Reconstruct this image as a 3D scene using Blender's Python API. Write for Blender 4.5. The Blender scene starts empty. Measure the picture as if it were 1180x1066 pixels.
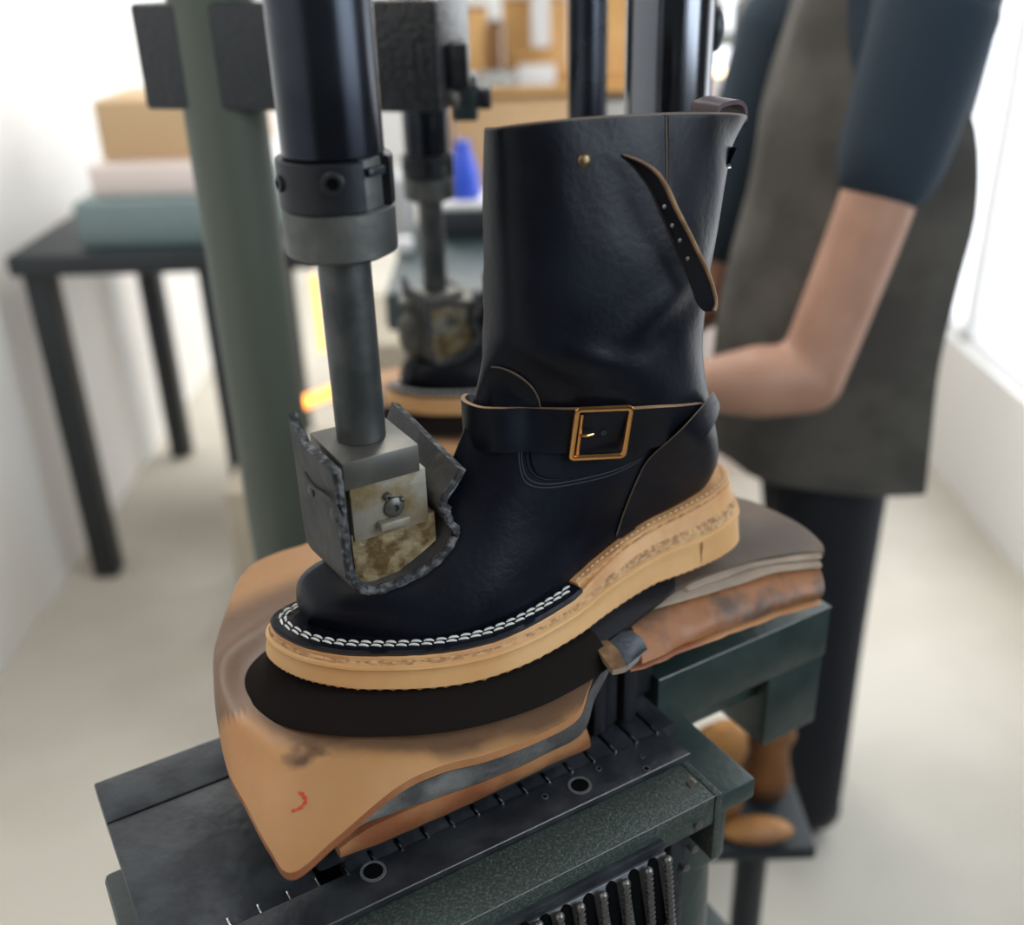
import bpy, bmesh, math, random
import numpy as np
from mathutils import Vector, Matrix, noise
from mathutils.bvhtree import BVHTree
random.seed(7)
sc = bpy.context.scene
COL = sc.collection
PI = math.pi
# ------------------------------------------------------------------ camera
PITCH = math.radians(26.4); ROLL = math.radians(1.68); DIST = 0.62; FP = 1200.0
CP = Vector((0, -DIST*math.cos(PITCH), DIST*math.sin(PITCH)))
Rv = Vector((1, 0, 0)); Fv = Vector((0, math.cos(PITCH), -math.sin(PITCH))); Uv = Vector((0, math.sin(PITCH), math.cos(PITCH)))
cr, sr = math.cos(ROLL), math.sin(ROLL)
cam = bpy.data.objects.new('camera', bpy.data.cameras.new('camera')); COL.objects.link(cam)
cx = Rv*cr + Uv*(-sr); cy = Rv*sr + Uv*cr
cx = Rv*cr - Uv*sr; cy = Rv*sr + Uv*cr
M = Matrix((( cx.x, cy.x, -Fv.x, CP.x), (cx.y, cy.y, -Fv.y, CP.y), (cx.z, cy.z, -Fv.z, CP.z), (0, 0, 0, 1)))
cam.matrix_world = M
cam.data.sensor_fit = 'HORIZONTAL'; cam.data.sensor_width = 36.0; cam.data.lens = 36.0*FP/1180
cam.data.clip_start = 0.02; cam.data.clip_end = 60
cam.data.dof.use_dof = True; cam.data.dof.focus_distance = 0.60; cam.data.dof.aperture_fstop = 3.4
sc.camera = cam
# long axis of the press bed (U3) and its cross axis (V3)
U3 = Vector((math.sin(math.radians(60)), math.cos(math.radians(60)), 0)); V3 = Vector((-U3.y, U3.x, 0)); Z3 = Vector((0, 0, 1))
def W(u, v, z): return U3*u + V3*v + Z3*z
def ray(px, py):
    X = (px-590)/FP; Y = -(py-533)/FP
    return (Fv + cx*X + cy*Y)
def P(px, py, n, k):
    r = ray(px, py); return CP + r*((k - n.dot(CP))/n.dot(r))
def Pv(px, py, v): return P(px, py, V3, v)
def Pz(px, py, z): return P(px, py, Z3, z)
def PY(px, py, y): return P(px, py, Vector((0, 1, 0)), y)
def uvz(p): return p.dot(U3), p.dot(V3), p.z
def lerp(a, b, t): return a + (b-a)*t
def smooth(t): t = max(0, min(1, t)); return t*t*(3-2*t)
def cr_spline(pts, n, closed=False):
    pts = [Vector(p) for p in pts]; m = len(pts); out = []
    segs = m if closed else m-1
    for i in range(n):
        t = i*segs/(n if closed else n-1); k = min(int(t), segs-1); f = t-k
        if closed: p = [pts[(k+j-1) % m] for j in range(4)]
        else: p = [pts[max(0, min(m-1, k+j-1))] for j in range(4)]
        out.append(0.5*((2*p[1]) + (p[2]-p[0])*f + (2*p[0]-5*p[1]+4*p[2]-p[3])*f*f + (3*p[1]-p[0]-3*p[2]+p[3])*f*f*f))
    return out
def interp(x, xs, ys): return float(np.interp(x, xs, ys))
# ------------------------------------------------------------------ materials
MATS = {}
def mat(name, col, rough=0.6, metal=0.0, col2=None, nscale=30, bump=0.0, bscale=120, coat=0.0, detail=6, emit=None, estr=0, rvar=0, mix=(0.4, 0.6), spec=0.5, coords='Object', alpha=None):
    if name in MATS: return MATS[name]
    m = bpy.data.materials.new(name); m.use_nodes = True; nt = m.node_tree; b = nt.nodes['Principled BSDF']
    b.inputs['Base Color'].default_value = (*col, 1); b.inputs['Roughness'].default_value = rough; b.inputs['Metallic'].default_value = metal
    b.inputs['Specular IOR Level'].default_value = spec; b.inputs['Coat Weight'].default_value = coat
    tc = nt.nodes.new('ShaderNodeTexCoord')
    if col2 is not None or rvar:
        n = nt.nodes.new('ShaderNodeTexNoise'); n.inputs['Scale'].default_value = nscale; n.inputs['Detail'].default_value = detail
        nt.links.new(tc.outputs[coords], n.inputs['Vector'])
        if col2 is not None:
            r = nt.nodes.new('ShaderNodeValToRGB'); r.color_ramp.elements[0].position = mix[0]; r.color_ramp.elements[1].position = mix[1]
            r.color_ramp.elements[0].color = (*col, 1); r.color_ramp.elements[1].color = (*col2, 1)
            nt.links.new(n.outputs['Fac'], r.inputs['Fac']); nt.links.new(r.outputs['Color'], b.inputs['Base Color'])
        if rvar:
            mr = nt.nodes.new('ShaderNodeMapRange'); mr.inputs['From Min'].default_value = 0.3; mr.inputs['From Max'].default_value = 0.7
            mr.inputs['To Min'].default_value = rough-rvar; mr.inputs['To Max'].default_value = rough+rvar
            nt.links.new(n.outputs['Fac'], mr.inputs['Value']); nt.links.new(mr.outputs['Result'], b.inputs['Roughness'])
    if bump:
        n2 = nt.nodes.new('ShaderNodeTexNoise'); n2.inputs['Scale'].default_value = bscale; n2.inputs['Detail'].default_value = 5
        nt.links.new(tc.outputs[coords], n2.inputs['Vector'])
        bp = nt.nodes.new('ShaderNodeBump'); bp.inputs['Strength'].default_value = bump; bp.inputs['Distance'].default_value = 0.002
        nt.links.new(n2.outputs['Fac'], bp.inputs['Height']); nt.links.new(bp.outputs['Normal'], b.inputs['Normal'])
    if emit is not None:
        b.inputs['Emission Color'].default_value = (*emit, 1); b.inputs['Emission Strength'].default_value = estr
    MATS[name] = m
    return m
mLeather = mat('black_leather', (0.0028, 0.0034, 0.0065), 0.38, col2=(0.0046, 0.0060, 0.011), nscale=25, bump=0.10, bscale=260, rvar=0.05, spec=0.22)
mLeatherEdge = mat('cut_leather_edge', (0.16, 0.085, 0.04), 0.7, col2=(0.30, 0.18, 0.09), nscale=60)
mDarkEdge = mat('dark_leather_edge', (0.03, 0.02, 0.016), 0.6)
mBurg = mat('burgundy_leather', (0.035, 0.008, 0.012), 0.45, bump=0.1)
mThread = mat('white_thread', (0.72, 0.70, 0.66), 0.7)
mThreadTan = mat('cream_thread', (0.62, 0.50, 0.36), 0.7)
mThreadDk = mat('black_thread', (0.02, 0.021, 0.026), 0.5)
mBrass = mat('brass', (0.72, 0.38, 0.14), 0.22, 1.0, bump=0.03)
mSteelBright = mat('bright_steel', (0.6, 0.6, 0.6), 0.25, 1.0)
mCrepe = mat('tan_crepe_rubber', (0.60, 0.315, 0.12), 0.62, col2=(0.68, 0.395, 0.17), nscale=14, bump=0.15, bscale=90)
mMid = mat('raw_tan_leather', (0.32, 0.16, 0.07), 0.8, col2=(0.60, 0.35, 0.16), nscale=240, bump=0.9, bscale=170)
mRand = mat('tan_leather_rand', (0.50, 0.24, 0.09), 0.55, col2=(0.62, 0.34, 0.14), nscale=24, bump=0.25, bscale=150)
mFibre = mat('fibrous_cut_edge', (0.36, 0.20, 0.09), 0.85, col2=(0.58, 0.36, 0.18), nscale=190, bump=1.0, bscale=260, mix=(.35, .6))

mPaintCyl = mat('blackened_polished_steel', (0.028, 0.031, 0.040), 0.26, 0.85, col2=(0.05, 0.055, 0.065), nscale=9, bump=0.05, bscale=60, rvar=0.06)
mChrome = mat('polished_chrome_post', (0.16, 0.165, 0.18), 0.16, 1.0, bump=0.02, bscale=20)
mCollarBlack = mat('blackened_collar', (0.024, 0.026, 0.03), 0.42, 0.6, bump=0.15, bscale=90)
mCollar = mat('worn_grey_steel', (0.085, 0.088, 0.082), 0.5, 0.6, col2=(0.13, 0.13, 0.122), nscale=40, bump=0.25, bscale=140)
mRod = mat('dull_grey_rod', (0.050, 0.055, 0.054), 0.42, 0.6, col2=(0.09, 0.094, 0.09), nscale=38, bump=0.2, bscale=110)
mBlock = mat('machined_steel', (0.115, 0.112, 0.10), 0.45, 0.7, col2=(0.155, 0.148, 0.13), nscale=30, bump=0.1, bscale=90)
mRusty = mat('glue_stained_plate', (0.27, 0.25, 0.20), 0.5, 0.4, col2=(0.20, 0.14, 0.06), nscale=55, bump=0.5, bscale=90)
mGlue = mat('amber_glue_crust', (0.10, 0.060, 0.018), 0.4, 0.0, col2=(0.26, 0.20, 0.11), nscale=110, bump=1.0, bscale=160)
mSling = mat('dusty_charcoal_leather', (0.032, 0.032, 0.031), 0.7, col2=(0.07, 0.066, 0.06), nscale=26, bump=0.5, bscale=120)
mFuzz = mat('frayed_leather_edge', (0.025, 0.027, 0.03), 0.85, col2=(0.19, 0.19, 0.185), nscale=210, bump=1.0, bscale=300, mix=(0.45, 0.72))
mCrackle = mat('crackle_black_paint', (0.010, 0.013, 0.016), 0.30, 0.0, bump=1.0, bscale=150)
mBlackIron = mat('oily_black_iron', (0.020, 0.022, 0.027), 0.38, 0.35, col2=(0.04, 0.045, 0.05), nscale=45, bump=0.35, bscale=110)
mGreen = mat('dark_green_machine_paint', (0.018, 0.032, 0.029), 0.38, 0.0, col2=(0.030, 0.046, 0.041), nscale=25, bump=0.35, bscale=90)
mGreenCast = mat('worn_green_casting', (0.030, 0.046, 0.038), 0.42, 0.2, col2=(0.12, 0.135, 0.12), nscale=520, detail=12, bump=0.45, bscale=700, mix=(0.46, 0.78))
mGreenPost = mat('grey_green_post_paint', (0.095, 0.11, 0.085), 0.55)
mGreyIron = mat('grey_iron', (0.15, 0.155, 0.165), 0.45, 0.4, bump=0.4, bscale=100)
mSpring = mat('dull_spring_steel', (0.19, 0.18, 0.165), 0.38, 0.8)
mBlack = mat('black_hollow', (0.003, 0.003, 0.003), 0.9, spec=0.05)
mRubber = mat('black_rubber', (0.010, 0.010, 0.013), 0.45, bump=0.2)
mMatte = mat('sole_shade_black', (0.009, 0.006, 0.005), 0.9, spec=.15, bump=.3, bscale=80)
mFelt = mat('grey_felt', (0.20, 0.195, 0.18), 0.8, col2=(0.07, 0.065, 0.062), nscale=28, bump=0.8, bscale=120)
mCream = mat('cream_felt', (0.36, 0.28, 0.21), 0.85, col2=(0.24, 0.18, 0.13), nscale=18, bump=0.4)
def streaks(m, st=.35):
    nt = m.node_tree; b = nt.nodes['Principled BSDF']; tc = nt.nodes.new('ShaderNodeTexCoord'); mp = nt.nodes.new('ShaderNodeMapping'); mp.inputs['Scale'].default_value = (150, 150, .6)
    n = nt.nodes.new('ShaderNodeTexNoise'); n.inputs['Scale'].default_value = 1; n.inputs['Detail'].default_value = 4
    nt.links.new(tc.outputs['Object'], mp.inputs['Vector']); nt.links.new(mp.outputs['Vector'], n.inputs['Vector'])
    bp = nt.nodes.new('ShaderNodeBump'); bp.inputs['Strength'].default_value = st; bp.inputs['Distance'].default_value = .001; nt.links.new(n.outputs['Fac'], bp.inputs['Height']); nt.links.new(bp.outputs['Normal'], b.inputs['Normal'])
streaks(mChrome, .5); streaks(mPaintCyl, .3)
# saddle leather with random stains and a browner tone near the sole
mPad = mat('tan_saddle_leather', (0.34, 0.155, 0.052), 0.50, col2=(0.47, 0.25, 0.10), nscale=7, bump=0.2, bscale=60, rvar=0.08, mix=(0.3, 0.7))
def add_stains_and_tone(m):
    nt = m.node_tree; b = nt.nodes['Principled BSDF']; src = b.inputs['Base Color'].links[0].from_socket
    at = nt.nodes.new('ShaderNodeAttribute'); at.attribute_name = 'sole_tone'; gx = nt.nodes.new('ShaderNodeMixRGB'); gx.inputs['Color2'].default_value = (0.15, 0.080, 0.042, 1)
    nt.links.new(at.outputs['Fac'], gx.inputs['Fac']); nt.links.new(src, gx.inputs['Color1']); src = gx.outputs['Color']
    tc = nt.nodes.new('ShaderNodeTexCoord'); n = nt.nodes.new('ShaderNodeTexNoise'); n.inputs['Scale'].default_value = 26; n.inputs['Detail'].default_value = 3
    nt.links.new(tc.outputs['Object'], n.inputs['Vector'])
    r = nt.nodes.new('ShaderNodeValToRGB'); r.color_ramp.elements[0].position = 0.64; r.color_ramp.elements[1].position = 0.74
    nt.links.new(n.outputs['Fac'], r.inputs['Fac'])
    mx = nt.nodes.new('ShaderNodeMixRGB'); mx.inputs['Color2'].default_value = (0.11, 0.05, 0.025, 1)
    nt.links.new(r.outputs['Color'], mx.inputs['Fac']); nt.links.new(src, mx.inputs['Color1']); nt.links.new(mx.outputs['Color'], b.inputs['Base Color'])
add_stains_and_tone(mPad)
mPadLow = mat('orange_brown_leather', (0.26, 0.085, 0.032), 0.55, col2=(0.42, 0.19, 0.075), nscale=16, bump=0.4, bscale=90)
mPadRear = mat('worn_brown_leather', (0.085, 0.062, 0.048), 0.45, col2=(0.15, 0.105, 0.075), nscale=9, bump=0.3, bscale=70)
mRed = mat('red_crayon', (0.50, 0.045, 0.025), 0.7)

mWall = mat('white_painted_wall', (0.90, 0.895, 0.88), 0.8)
mFloor = mat('pale_concrete_floor', (0.66, 0.62, 0.54), 0.6, col2=(0.60, 0.56, 0.48), nscale=3)
mWood = mat('honey_wood', (0.66, 0.38, 0.13), 0.6, col2=(0.76, 0.46, 0.19), nscale=6)
mCard = mat('cardboard', (0.60, 0.41, 0.23), 0.8)
mTeal = mat('teal_grey_enamel', (0.035, 0.056, 0.058), 0.4)
mWhite = mat('white_plastic', (0.75, 0.74, 0.73), 0.5)
mPink = mat('warm_white_board', (0.85, 0.72, 0.66), 0.7)
mBlue = mat('blue_plastic', (0.03, 0.09, 0.62), 0.35)
mDarkBox = mat('dark_tray', (0.02, 0.026, 0.03), 0.5)
mGreyCloth = mat('grey_cloth', (0.42, 0.43, 0.42), 0.9)
mHeat = mat('glowing_heater_element', (0.9, 0.4, 0.1), 0.5, emit=(1.0, 0.33, 0.06), estr=3.2)
mTube = mat('fluorescent_tube', (1, 1, 1), 0.5, emit=(0.90, 0.95, 1.0), estr=6)
mWarmTube = mat('warm_bulb', (1, 0.9, 0.7), 0.5, emit=(1.0, 0.75, 0.4), estr=4)
mSkin = mat('skin', (0.44, 0.235, 0.155), 0.55, col2=(0.50, 0.27, 0.18), nscale=15, bump=0.1)
mNavy = mat('navy_cotton', (0.020, 0.034, 0.05), 0.9)
mApron = mat('grey_apron_canvas', (0.085, 0.078, 0.068), 0.9, col2=(0.12, 0.11, 0.095), nscale=14, bump=0.4, bscale=40)
mJeans = mat('dark_trousers', (0.012, 0.014, 0.02), 0.9)
mHair = mat('brown_hair', (0.04, 0.025, 0.015), 0.7)
mAmber = mat('amber_brown_leather', (0.42, 0.19, 0.05), 0.55, col2=(0.16, 0.07, 0.03), nscale=10)
mOrange = mat('burnt_orange_leather', (0.36, 0.15, 0.045), 0.6, col2=(0.10, 0.05, 0.03), nscale=8)
mLamp = mat('lamp_shade_metal', (0.6, 0.6, 0.6), 0.4, 0.6)
mGlass = mat('window_frame_paint', (0.8, 0.8, 0.8), 0.5)
# ------------------------------------------------------------------ object helpers
def off(p):
    o = Vector((0, 0, 0))
    while p is not None: o += p.location; p = p.parent
    return o
def mesh(name, verts, faces, mats, parent=None, smooth_=True, fm=None, label=None):
    o0 = off(parent)
    me = bpy.data.meshes.new(name); me.from_pydata([tuple(Vector(v)-o0) for v in verts], [], faces)
    if not isinstance(mats, (list, tuple)): mats = [mats]
    for m in mats: me.materials.append(m)
    if fm:
        for i, k in enumerate(fm): me.polygons[i].material_index = k
    bm = bmesh.new(); bm.from_mesh(me); bmesh.ops.recalc_face_normals(bm, faces=bm.faces); bm.to_mesh(me); bm.free()
    if smooth_:
        for p in me.polygons: p.use_smooth = True
        try: me.set_sharp_from_angle(angle=math.radians(38))
        except Exception: pass
    o = bpy.data.objects.new(name, me); COL.objects.link(o); o.parent = parent
    if label: o['label'] = label
    return o
def thing(name, label, cat, loc, group=None):
    o = bpy.data.objects.new(name, None); COL.objects.link(o); o.location = loc; o.empty_display_size = 0.02
    o['label'] = label; o['category'] = cat
    if group: o['group'] = group
    return o
def tag(o, label, cat, group=None):
    # a thing that is a single mesh: give it an origin at its base
    vs = [v.co for v in o.data.vertices]; c = Vector((sum(v.x for v in vs)/len(vs), sum(v.y for v in vs)/len(vs), min(v.z for v in vs)))
    o.data.transform(Matrix.Translation(-c)); o.location = c
    o['label'] = label; o['category'] = cat
    if group: o['group'] = group
    return o
def struct(o): o['kind'] = 'structure'; return o
class MB:
    def __init__(s): s.v = []; s.f = []; s.m = []
    def add(s, vs, fs, mi=0):
        k = len(s.v); s.v += [Vector(v) for v in vs]; s.f += [tuple(i+k for i in f) for f in fs]; s.m += [mi]*len(fs); return s
    def box(s, o, ax, ay, az, bev=0.0, mi=0):
        """box centred at o with full-extent vectors ax, ay, az"""
        bm = bmesh.new(); bmesh.ops.create_cube(bm, size=1)
        L = [ax.length, ay.length, az.length]
        for v in bm.verts: v.co = Vector((v.co.x*L[0], v.co.y*L[1], v.co.z*L[2]))
        if bev > 0: bmesh.ops.bevel(bm, geom=bm.edges[:], offset=min(bev, min(L)*0.45), segments=2, affect='EDGES', profile=0.5)
        X, Y, Z = ax.normalized(), ay.normalized(), az.normalized()
        bm.verts.index_update()
        s.add([o + X*v.co.x + Y*v.co.y + Z*v.co.z for v in bm.verts], [[v.index for v in f.verts] for f in bm.faces], mi); bm.free(); return s
    def ubox(s, u0, u1, v0, v1, z0, z1, bev=0.001, mi=0):
        return s.box(W((u0+u1)/2, (v0+v1)/2, (z0+z1)/2), U3*(u1-u0), V3*(v1-v0), Z3*(z1-z0), bev, mi)
    def wbox(s, x0, x1, y0, y1, z0, z1, bev=0.001, mi=0):
        return s.box(Vector(((x0+x1)/2, (y0+y1)/2, (z0+z1)/2)), Vector((x1-x0, 0, 0)), Vector((0, y1-y0, 0)), Vector((0, 0, z1-z0)), bev, mi)
    def lathe(s, base, axis, prof, n=40, mi=0, a0=0, a1=2*PI):
        """prof: list of (r, h) along axis from base"""
        axis = axis.normalized(); t = Vector((0, 0, 1)) if abs(axis.z) < 0.9 else Vector((1, 0, 0))
        A = axis.cross(t).normalized(); B = axis.cross(A)
        full = abs(a1-a0-2*PI) < 1e-6; m = n if full else n+1; vs = []
        for r, h in prof:
            for i in range(m):
                a = a0 + (a1-a0)*i/n; vs.append(base + axis*h + (A*math.cos(a)+B*math.sin(a))*max(r, 1e-5))
        fs = []
        for j in range(len(prof)-1):
            for i in range(n if full else m-1):
                k = (i+1) % m; fs.append((j*m+i, j*m+k, (j+1)*m+k, (j+1)*m+i))
        fs.append(tuple(range(m))[::-1]); fs.append(tuple((len(prof)-1)*m+i for i in range(m)))
        return s.add(vs, fs, mi)
    def cyl(s, a, b, r, n=24, bev=0.0, mi=0, r2=None):
        r2 = r if r2 is None else r2; L = (b-a).length; bev = min(bev, L*0.3, r*0.5)
        pr = [(r-bev, 0), (r, bev), (r2, L-bev), (r2-bev, L)] if bev else [(r, 0), (r2, L)]
        return s.lathe(a, b-a, pr, n, mi)
    def tube(s, pts, r, n=8, closed=False, mi=0, nrm=None, flat=1.0):
        pts = [Vector(p) for p in pts]; m = len(pts); vs = []
        for i, p in enumerate(pts):
            if closed: t = pts[(i+1) % m]-pts[i-1]
            else: t = pts[min(i+1, m-1)]-pts[max(i-1, 0)]
            t.normalize()
            if nrm is not None: N = (nrm[i] - t*nrm[i].dot(t)).normalized()
            else:
                N = Vector((0, 0, 1)) if abs(t.z) < 0.95 else Vector((0, 1, 0)); N = (N - t*N.dot(t)).normalized()
            B = t.cross(N); rr = r[i] if isinstance(r, (list, tuple)) else r
            for k in range(n):
                a = 2*PI*k/n; vs.append(p + B*math.cos(a)*rr + N*math.sin(a)*rr*flat)
        fs = []
        for i in range(m if closed else m-1):
            j = (i+1) % m
            for k in range(n): fs.append((i*n+k, i*n+(k+1) % n, j*n+(k+1) % n, j*n+k))
        if not closed: fs.append(tuple(range(n))[::-1]); fs.append(tuple((m-1)*n+k for k in range(n)))
        return s.add(vs, fs, mi)
    def ball(s, c, rx, ry=None, rz=None, n=16, mi=0, X=Vector((1, 0, 0)), Y=Vector((0, 1, 0)), Z=Vector((0, 0, 1))):
        ry = ry or rx; rz = rz or rx; vs = [c + Z*rz]; fs = []
        for j in range(1, n//2):
            ph = PI*j/(n//2)
            for i in range(n):
                a = 2*PI*i/n; vs.append(c + X*rx*math.sin(ph)*math.cos(a) + Y*ry*math.sin(ph)*math.sin(a) + Z*rz*math.cos(ph))
        vs.append(c - Z*rz); L = len(vs)-1; R = n//2-1
        for i in range(n): fs.append((0, 1+i, 1+(i+1) % n))
        for j in range(R-1):
            for i in range(n): fs.append((1+j*n+i, 1+(j+1)*n+i, 1+(j+1)*n+(i+1) % n, 1+j*n+(i+1) % n))
        for i in range(n): fs.append((1+(R-1)*n+i, L, 1+(R-1)*n+(i+1) % n))
        return s.add(vs, fs, mi)
    def slab(s, rows, nrms, th, mi=0, rim=1, wrap=False):
        """rows: grid of points (list of lists); thickness th along nrms; rim faces use material rim"""
        R = len(rows); Cn = len(rows[0]); k = len(s.v)
        top = [rows[i][j] + nrms[i][j]*th for i in range(R) for j in range(Cn)]; bot = [rows[i][j] for i in range(R) for j in range(Cn)]
        s.v += [Vector(p) for p in top] + [Vector(p) for p in bot]; n = R*Cn
        I = lambda i, j: k + i*Cn + j
        for i in range(R-1):
            for j in range(Cn-1):
                s.f.append((I(i, j), I(i, j+1), I(i+1, j+1), I(i+1, j))); s.m.append(mi)
                s.f.append((I(i, j)+n, I(i+1, j)+n, I(i+1, j+1)+n, I(i, j+1)+n)); s.m.append(mi)
        edge = [(i, 0) for i in range(R)] + [(R-1, j) for j in range(1, Cn)] + [(i, Cn-1) for i in range(R-2, -1, -1)] + [(0, j) for j in range(Cn-2, 0, -1)]
        for q in range(len(edge)):
            a = I(*edge[q]); b = I(*edge[(q+1) % len(edge)]); s.f.append((a, b, b+n, a+n)); s.m.append(rim)
        return s
    def build(s, name, mats, parent=None, smooth_=True, label=None): return mesh(name, s.v, s.f, mats, parent, smooth_, s.m, label)
def subsurf(o, n=1):
    md = o.modifiers.new('sub', 'SUBSURF'); md.levels = n; md.render_levels = n
def copy_tree(o, parent=None):
    c = o.copy(); COL.objects.link(c); c.parent = parent
    for ch in [x for x in bpy.data.objects if x.parent == o]: copy_tree(ch, c)
    return c
# =================================================================== THE BOOT
OUT = [(-.152, .035), (-.147, .016), (-.134, -.002), (-.108, -.022), (-.070, -.041), (-.028, -.048), (.012, -.044), (.048, -.035), (.085, -.029), (.120, -.029), (.150, -.026), (.172, -.016), (.184, .006),
       (.178, .028), (.155, .042), (.12, .046), (.08, .045), (.03, .052), (-.02, .063), (-.06, .067), (-.10, .066), (-.13, .060), (-.147, .050)]
NO = 460
outl = [Vector((p.x, p.y)) for p in cr_spline([(a, b, 0) for a, b in OUT], NO, True)]
def inset(poly, d):
    n = len(poly); out = []
    for i in range(n):
        t = (poly[(i+1) % n]-poly[i-1]).normalized(); out.append(poly[i] + Vector((-t.y, t.x))*d)   # CCW? fixed below
    return out
area = sum(outl[i].x*outl[(i+1) % NO].y - outl[(i+1) % NO].x*outl[i].y for i in range(NO))
SG = 1 if area > 0 else -1
def ins(d): return inset(outl, d*SG)
def zb(u): return interp(u, [-.16, -.12, -.05, .03, .09, .19], [-.104, -.109, -.111, -.108, -.103, -.103])
def zt(u): return interp(u, [-.16, -.12, -.04, .02, .06, .10, .19], [-.088, -.0925, -.094, -.091, -.086, -.081, -.077])       # top of the wedge
def zm(u): return interp(u, [-.16, -.12, -.04, .02, .045, .07, .10, .15, .19], [-.083, -.0875, -.089, -.084, -.078, -.072, -.066, -.059, -.054])      # top of the leather midsole / rand
def zw(u): return zm(u)+0.003
boot = thing('engineer_boot', 'black engineer boot with brass buckle and thick tan sole under the front ram', 'boot', W(0, 0, -.111))
def loops(rings, name, mats, parent, mids=None, capb=True, capt=True, label=None):
    """rings: list of lists of world points"""
    n = len(rings[0]); vs = [p for r in rings for p in r]; fs = []; fm = []
    for j in range(len(rings)-1):
        for i in range(n):
            k = (i+1) % n; fs.append((j*n+i, j*n+k, (j+1)*n+k, (j+1)*n+i)); fm.append(mids[j] if mids else 0)
    if capb: fs.append(tuple(range(n))[::-1]); fm.append(0)
    if capt: fs.append(tuple((len(rings)-1)*n+i for i in range(n))); fm.append(0)
    return mesh(name, vs, fs, mats, parent, True, fm, label)
def ring(d, zf, wob=0.0, seed=0):
    r = ins(d); return [W(p.x, p.y, zf(p.x, i) + (wob*noise.noise(Vector((p.x*90, p.y*90, seed))) if wob else 0)) for i, p in enumerate(r)]
ser = lambda i: 0.0013*abs(math.sin(i*PI/3.6))
rings = [ring(.03, lambda u, i: zb(u)), ring(.004, lambda u, i: zb(u)), ring(.0006, lambda u, i: zb(u)+ser(i)), ring(-.0004, lambda u, i: zb(u)+.0022),
         ring(.0001, lambda u, i: zb(u)+.005), ring(.0010, lambda u, i: lerp(zb(u), zt(u), .55)), ring(.0016, lambda u, i: lerp(zb(u), zt(u), .78)), ring(.0009, lambda u, i: zt(u)-.0022),
         ring(.0014, lambda u, i: zt(u)-.0006), ring(.0030, lambda u, i: zt(u)), ring(.03, lambda u, i: zt(u))]
outsole = loops(rings, 'outsole', mCrepe, boot)
# vertical joint line in the wedge
p0 = Pv(770, 630, -.03); u_s = p0.dot(U3)
sp = min(outl, key=lambda p: abs(p.x-.128) + (10 if p.y > 0 else 0)); sp2 = Vector((sp.x, sp.y))
MB().box(W(sp.x, sp.y+.0004, (zb(sp.x)+zt(sp.x))/2), U3*.0007, V3*.0012, Z3*.0165).build('sole_joint', mFibre, boot)
# midsole (rough cut leather), thicker at the heel
def wobr(d, z, amp, seed, da=0.0, lean=0.0):
    r = ins(d); out = []
    for i, p in enumerate(r):
        nn = noise.noise(Vector((p.x*160, p.y*160, seed))); t = (outl[(i+1) % NO]-outl[i-1]).normalized(); q = p + Vector((-t.y, t.x))*SG*(nn*da + lean*smooth((p.x-.02)/.05))
        out.append(W(q.x, q.y, z(p.x)+amp*noise.noise(Vector((p.x*120, p.y*120, seed+9)))))
    return out
mids = [wobr(.020, lambda u: zt(u)-.001, 0, 0), wobr(.0030, lambda u: zt(u)-.001, 0, 0), wobr(.0034, lambda u: lerp(zt(u), zm(u), .22), .0005, 1, .0010, .0006), wobr(.0044, lambda u: lerp(zt(u), zm(u), .42), .0006, 2, .0012, .0016),
        wobr(.0046, lambda u: lerp(zt(u), zm(u), .70), .0003, 3, .0004, .0030), wobr(.0050, lambda u: zm(u)-.0007, .0001, 4, 0, .0042), wobr(.0058, lambda u: zm(u), 0, 5, 0, .0048), wobr(.022, lambda u: zm(u), 0, 5)]
loops(mids, 'midsole', [mFibre, mMid, mRand], boot, mids=[0, 0, 1, 2, 2, 2, 2])
# open strips that follow the outline between two u limits on both sides round the toe or heel
def arc_idx(front):
    ids = [i for i, p in enumerate(outl) if (p.x < .030) == front]
    # rotate so that the run is contiguous
    s = set(ids); st = [i for i in ids if (i-1) % NO not in s][0]; out = []; i = st
    while i in s and len(out) < len(ids): out.append(i); i = (i+1) % NO
    return out
def runstrip(idx, prof, name, mats, parent, mids=None, label=None, wob=0):
    rl = {}
    rows = []
    for d, zf in prof:
        r = ins(d) if d not in rl else rl[d]; rl[d] = r
        rows.append([W(r[i].x, r[i].y, zf(r[i].x) + (wob*noise.noise(Vector((r[i].x*150, r[i].y*150, d*900))) if wob else 0)) for i in idx])
    n = len(idx); m = len(rows); vs = [p for r in rows for p in r]; fs = []; fm = []
    for j in range(m):
        k = (j+1) % m
        for i in range(n-1): fs.append((j*n+i, j*n+i+1, k*n+i+1, k*n+i)); fm.append(mids[j] if mids else 0)
    fs.append(tuple(j*n for j in range(m))); fm.append(0); fs.append(tuple(j*n+n-1 for j in range(m))[::-1]); fm.append(0)
    return mesh(name, vs, fs, mats, parent, True, fm, label)
fr = arc_idx(True); bk = arc_idx(False)
runstrip(fr, [(.0050, lambda u: zm(u)-.0002), (.0047, lambda u: zm(u)+.0016), (.0062, lambda u: zm(u)+.0030), (.0125, lambda u: zm(u)+.0032), (.024, lambda u: zm(u)+.003), (.024, lambda u: zm(u)-.0002)], 'welt', [mLeather, mDarkEdge], boot, [1, 0, 0, 0, 0, 0], wob=.0003)
runstrip(bk, [(.0098, lambda u: zm(u)-.0002), (.0095, lambda u: zm(u)+.0018), (.0102, lambda u: zm(u)+.0026), (.0118, lambda u: zm(u)+.0030), (.024, lambda u: zm(u)+.0036), (.024, lambda u: zm(u)-.0002)], 'heel_rand', [mRand, mMid], boot, [1, 0, 0, 0, 0, 0], wob=.0004)
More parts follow.
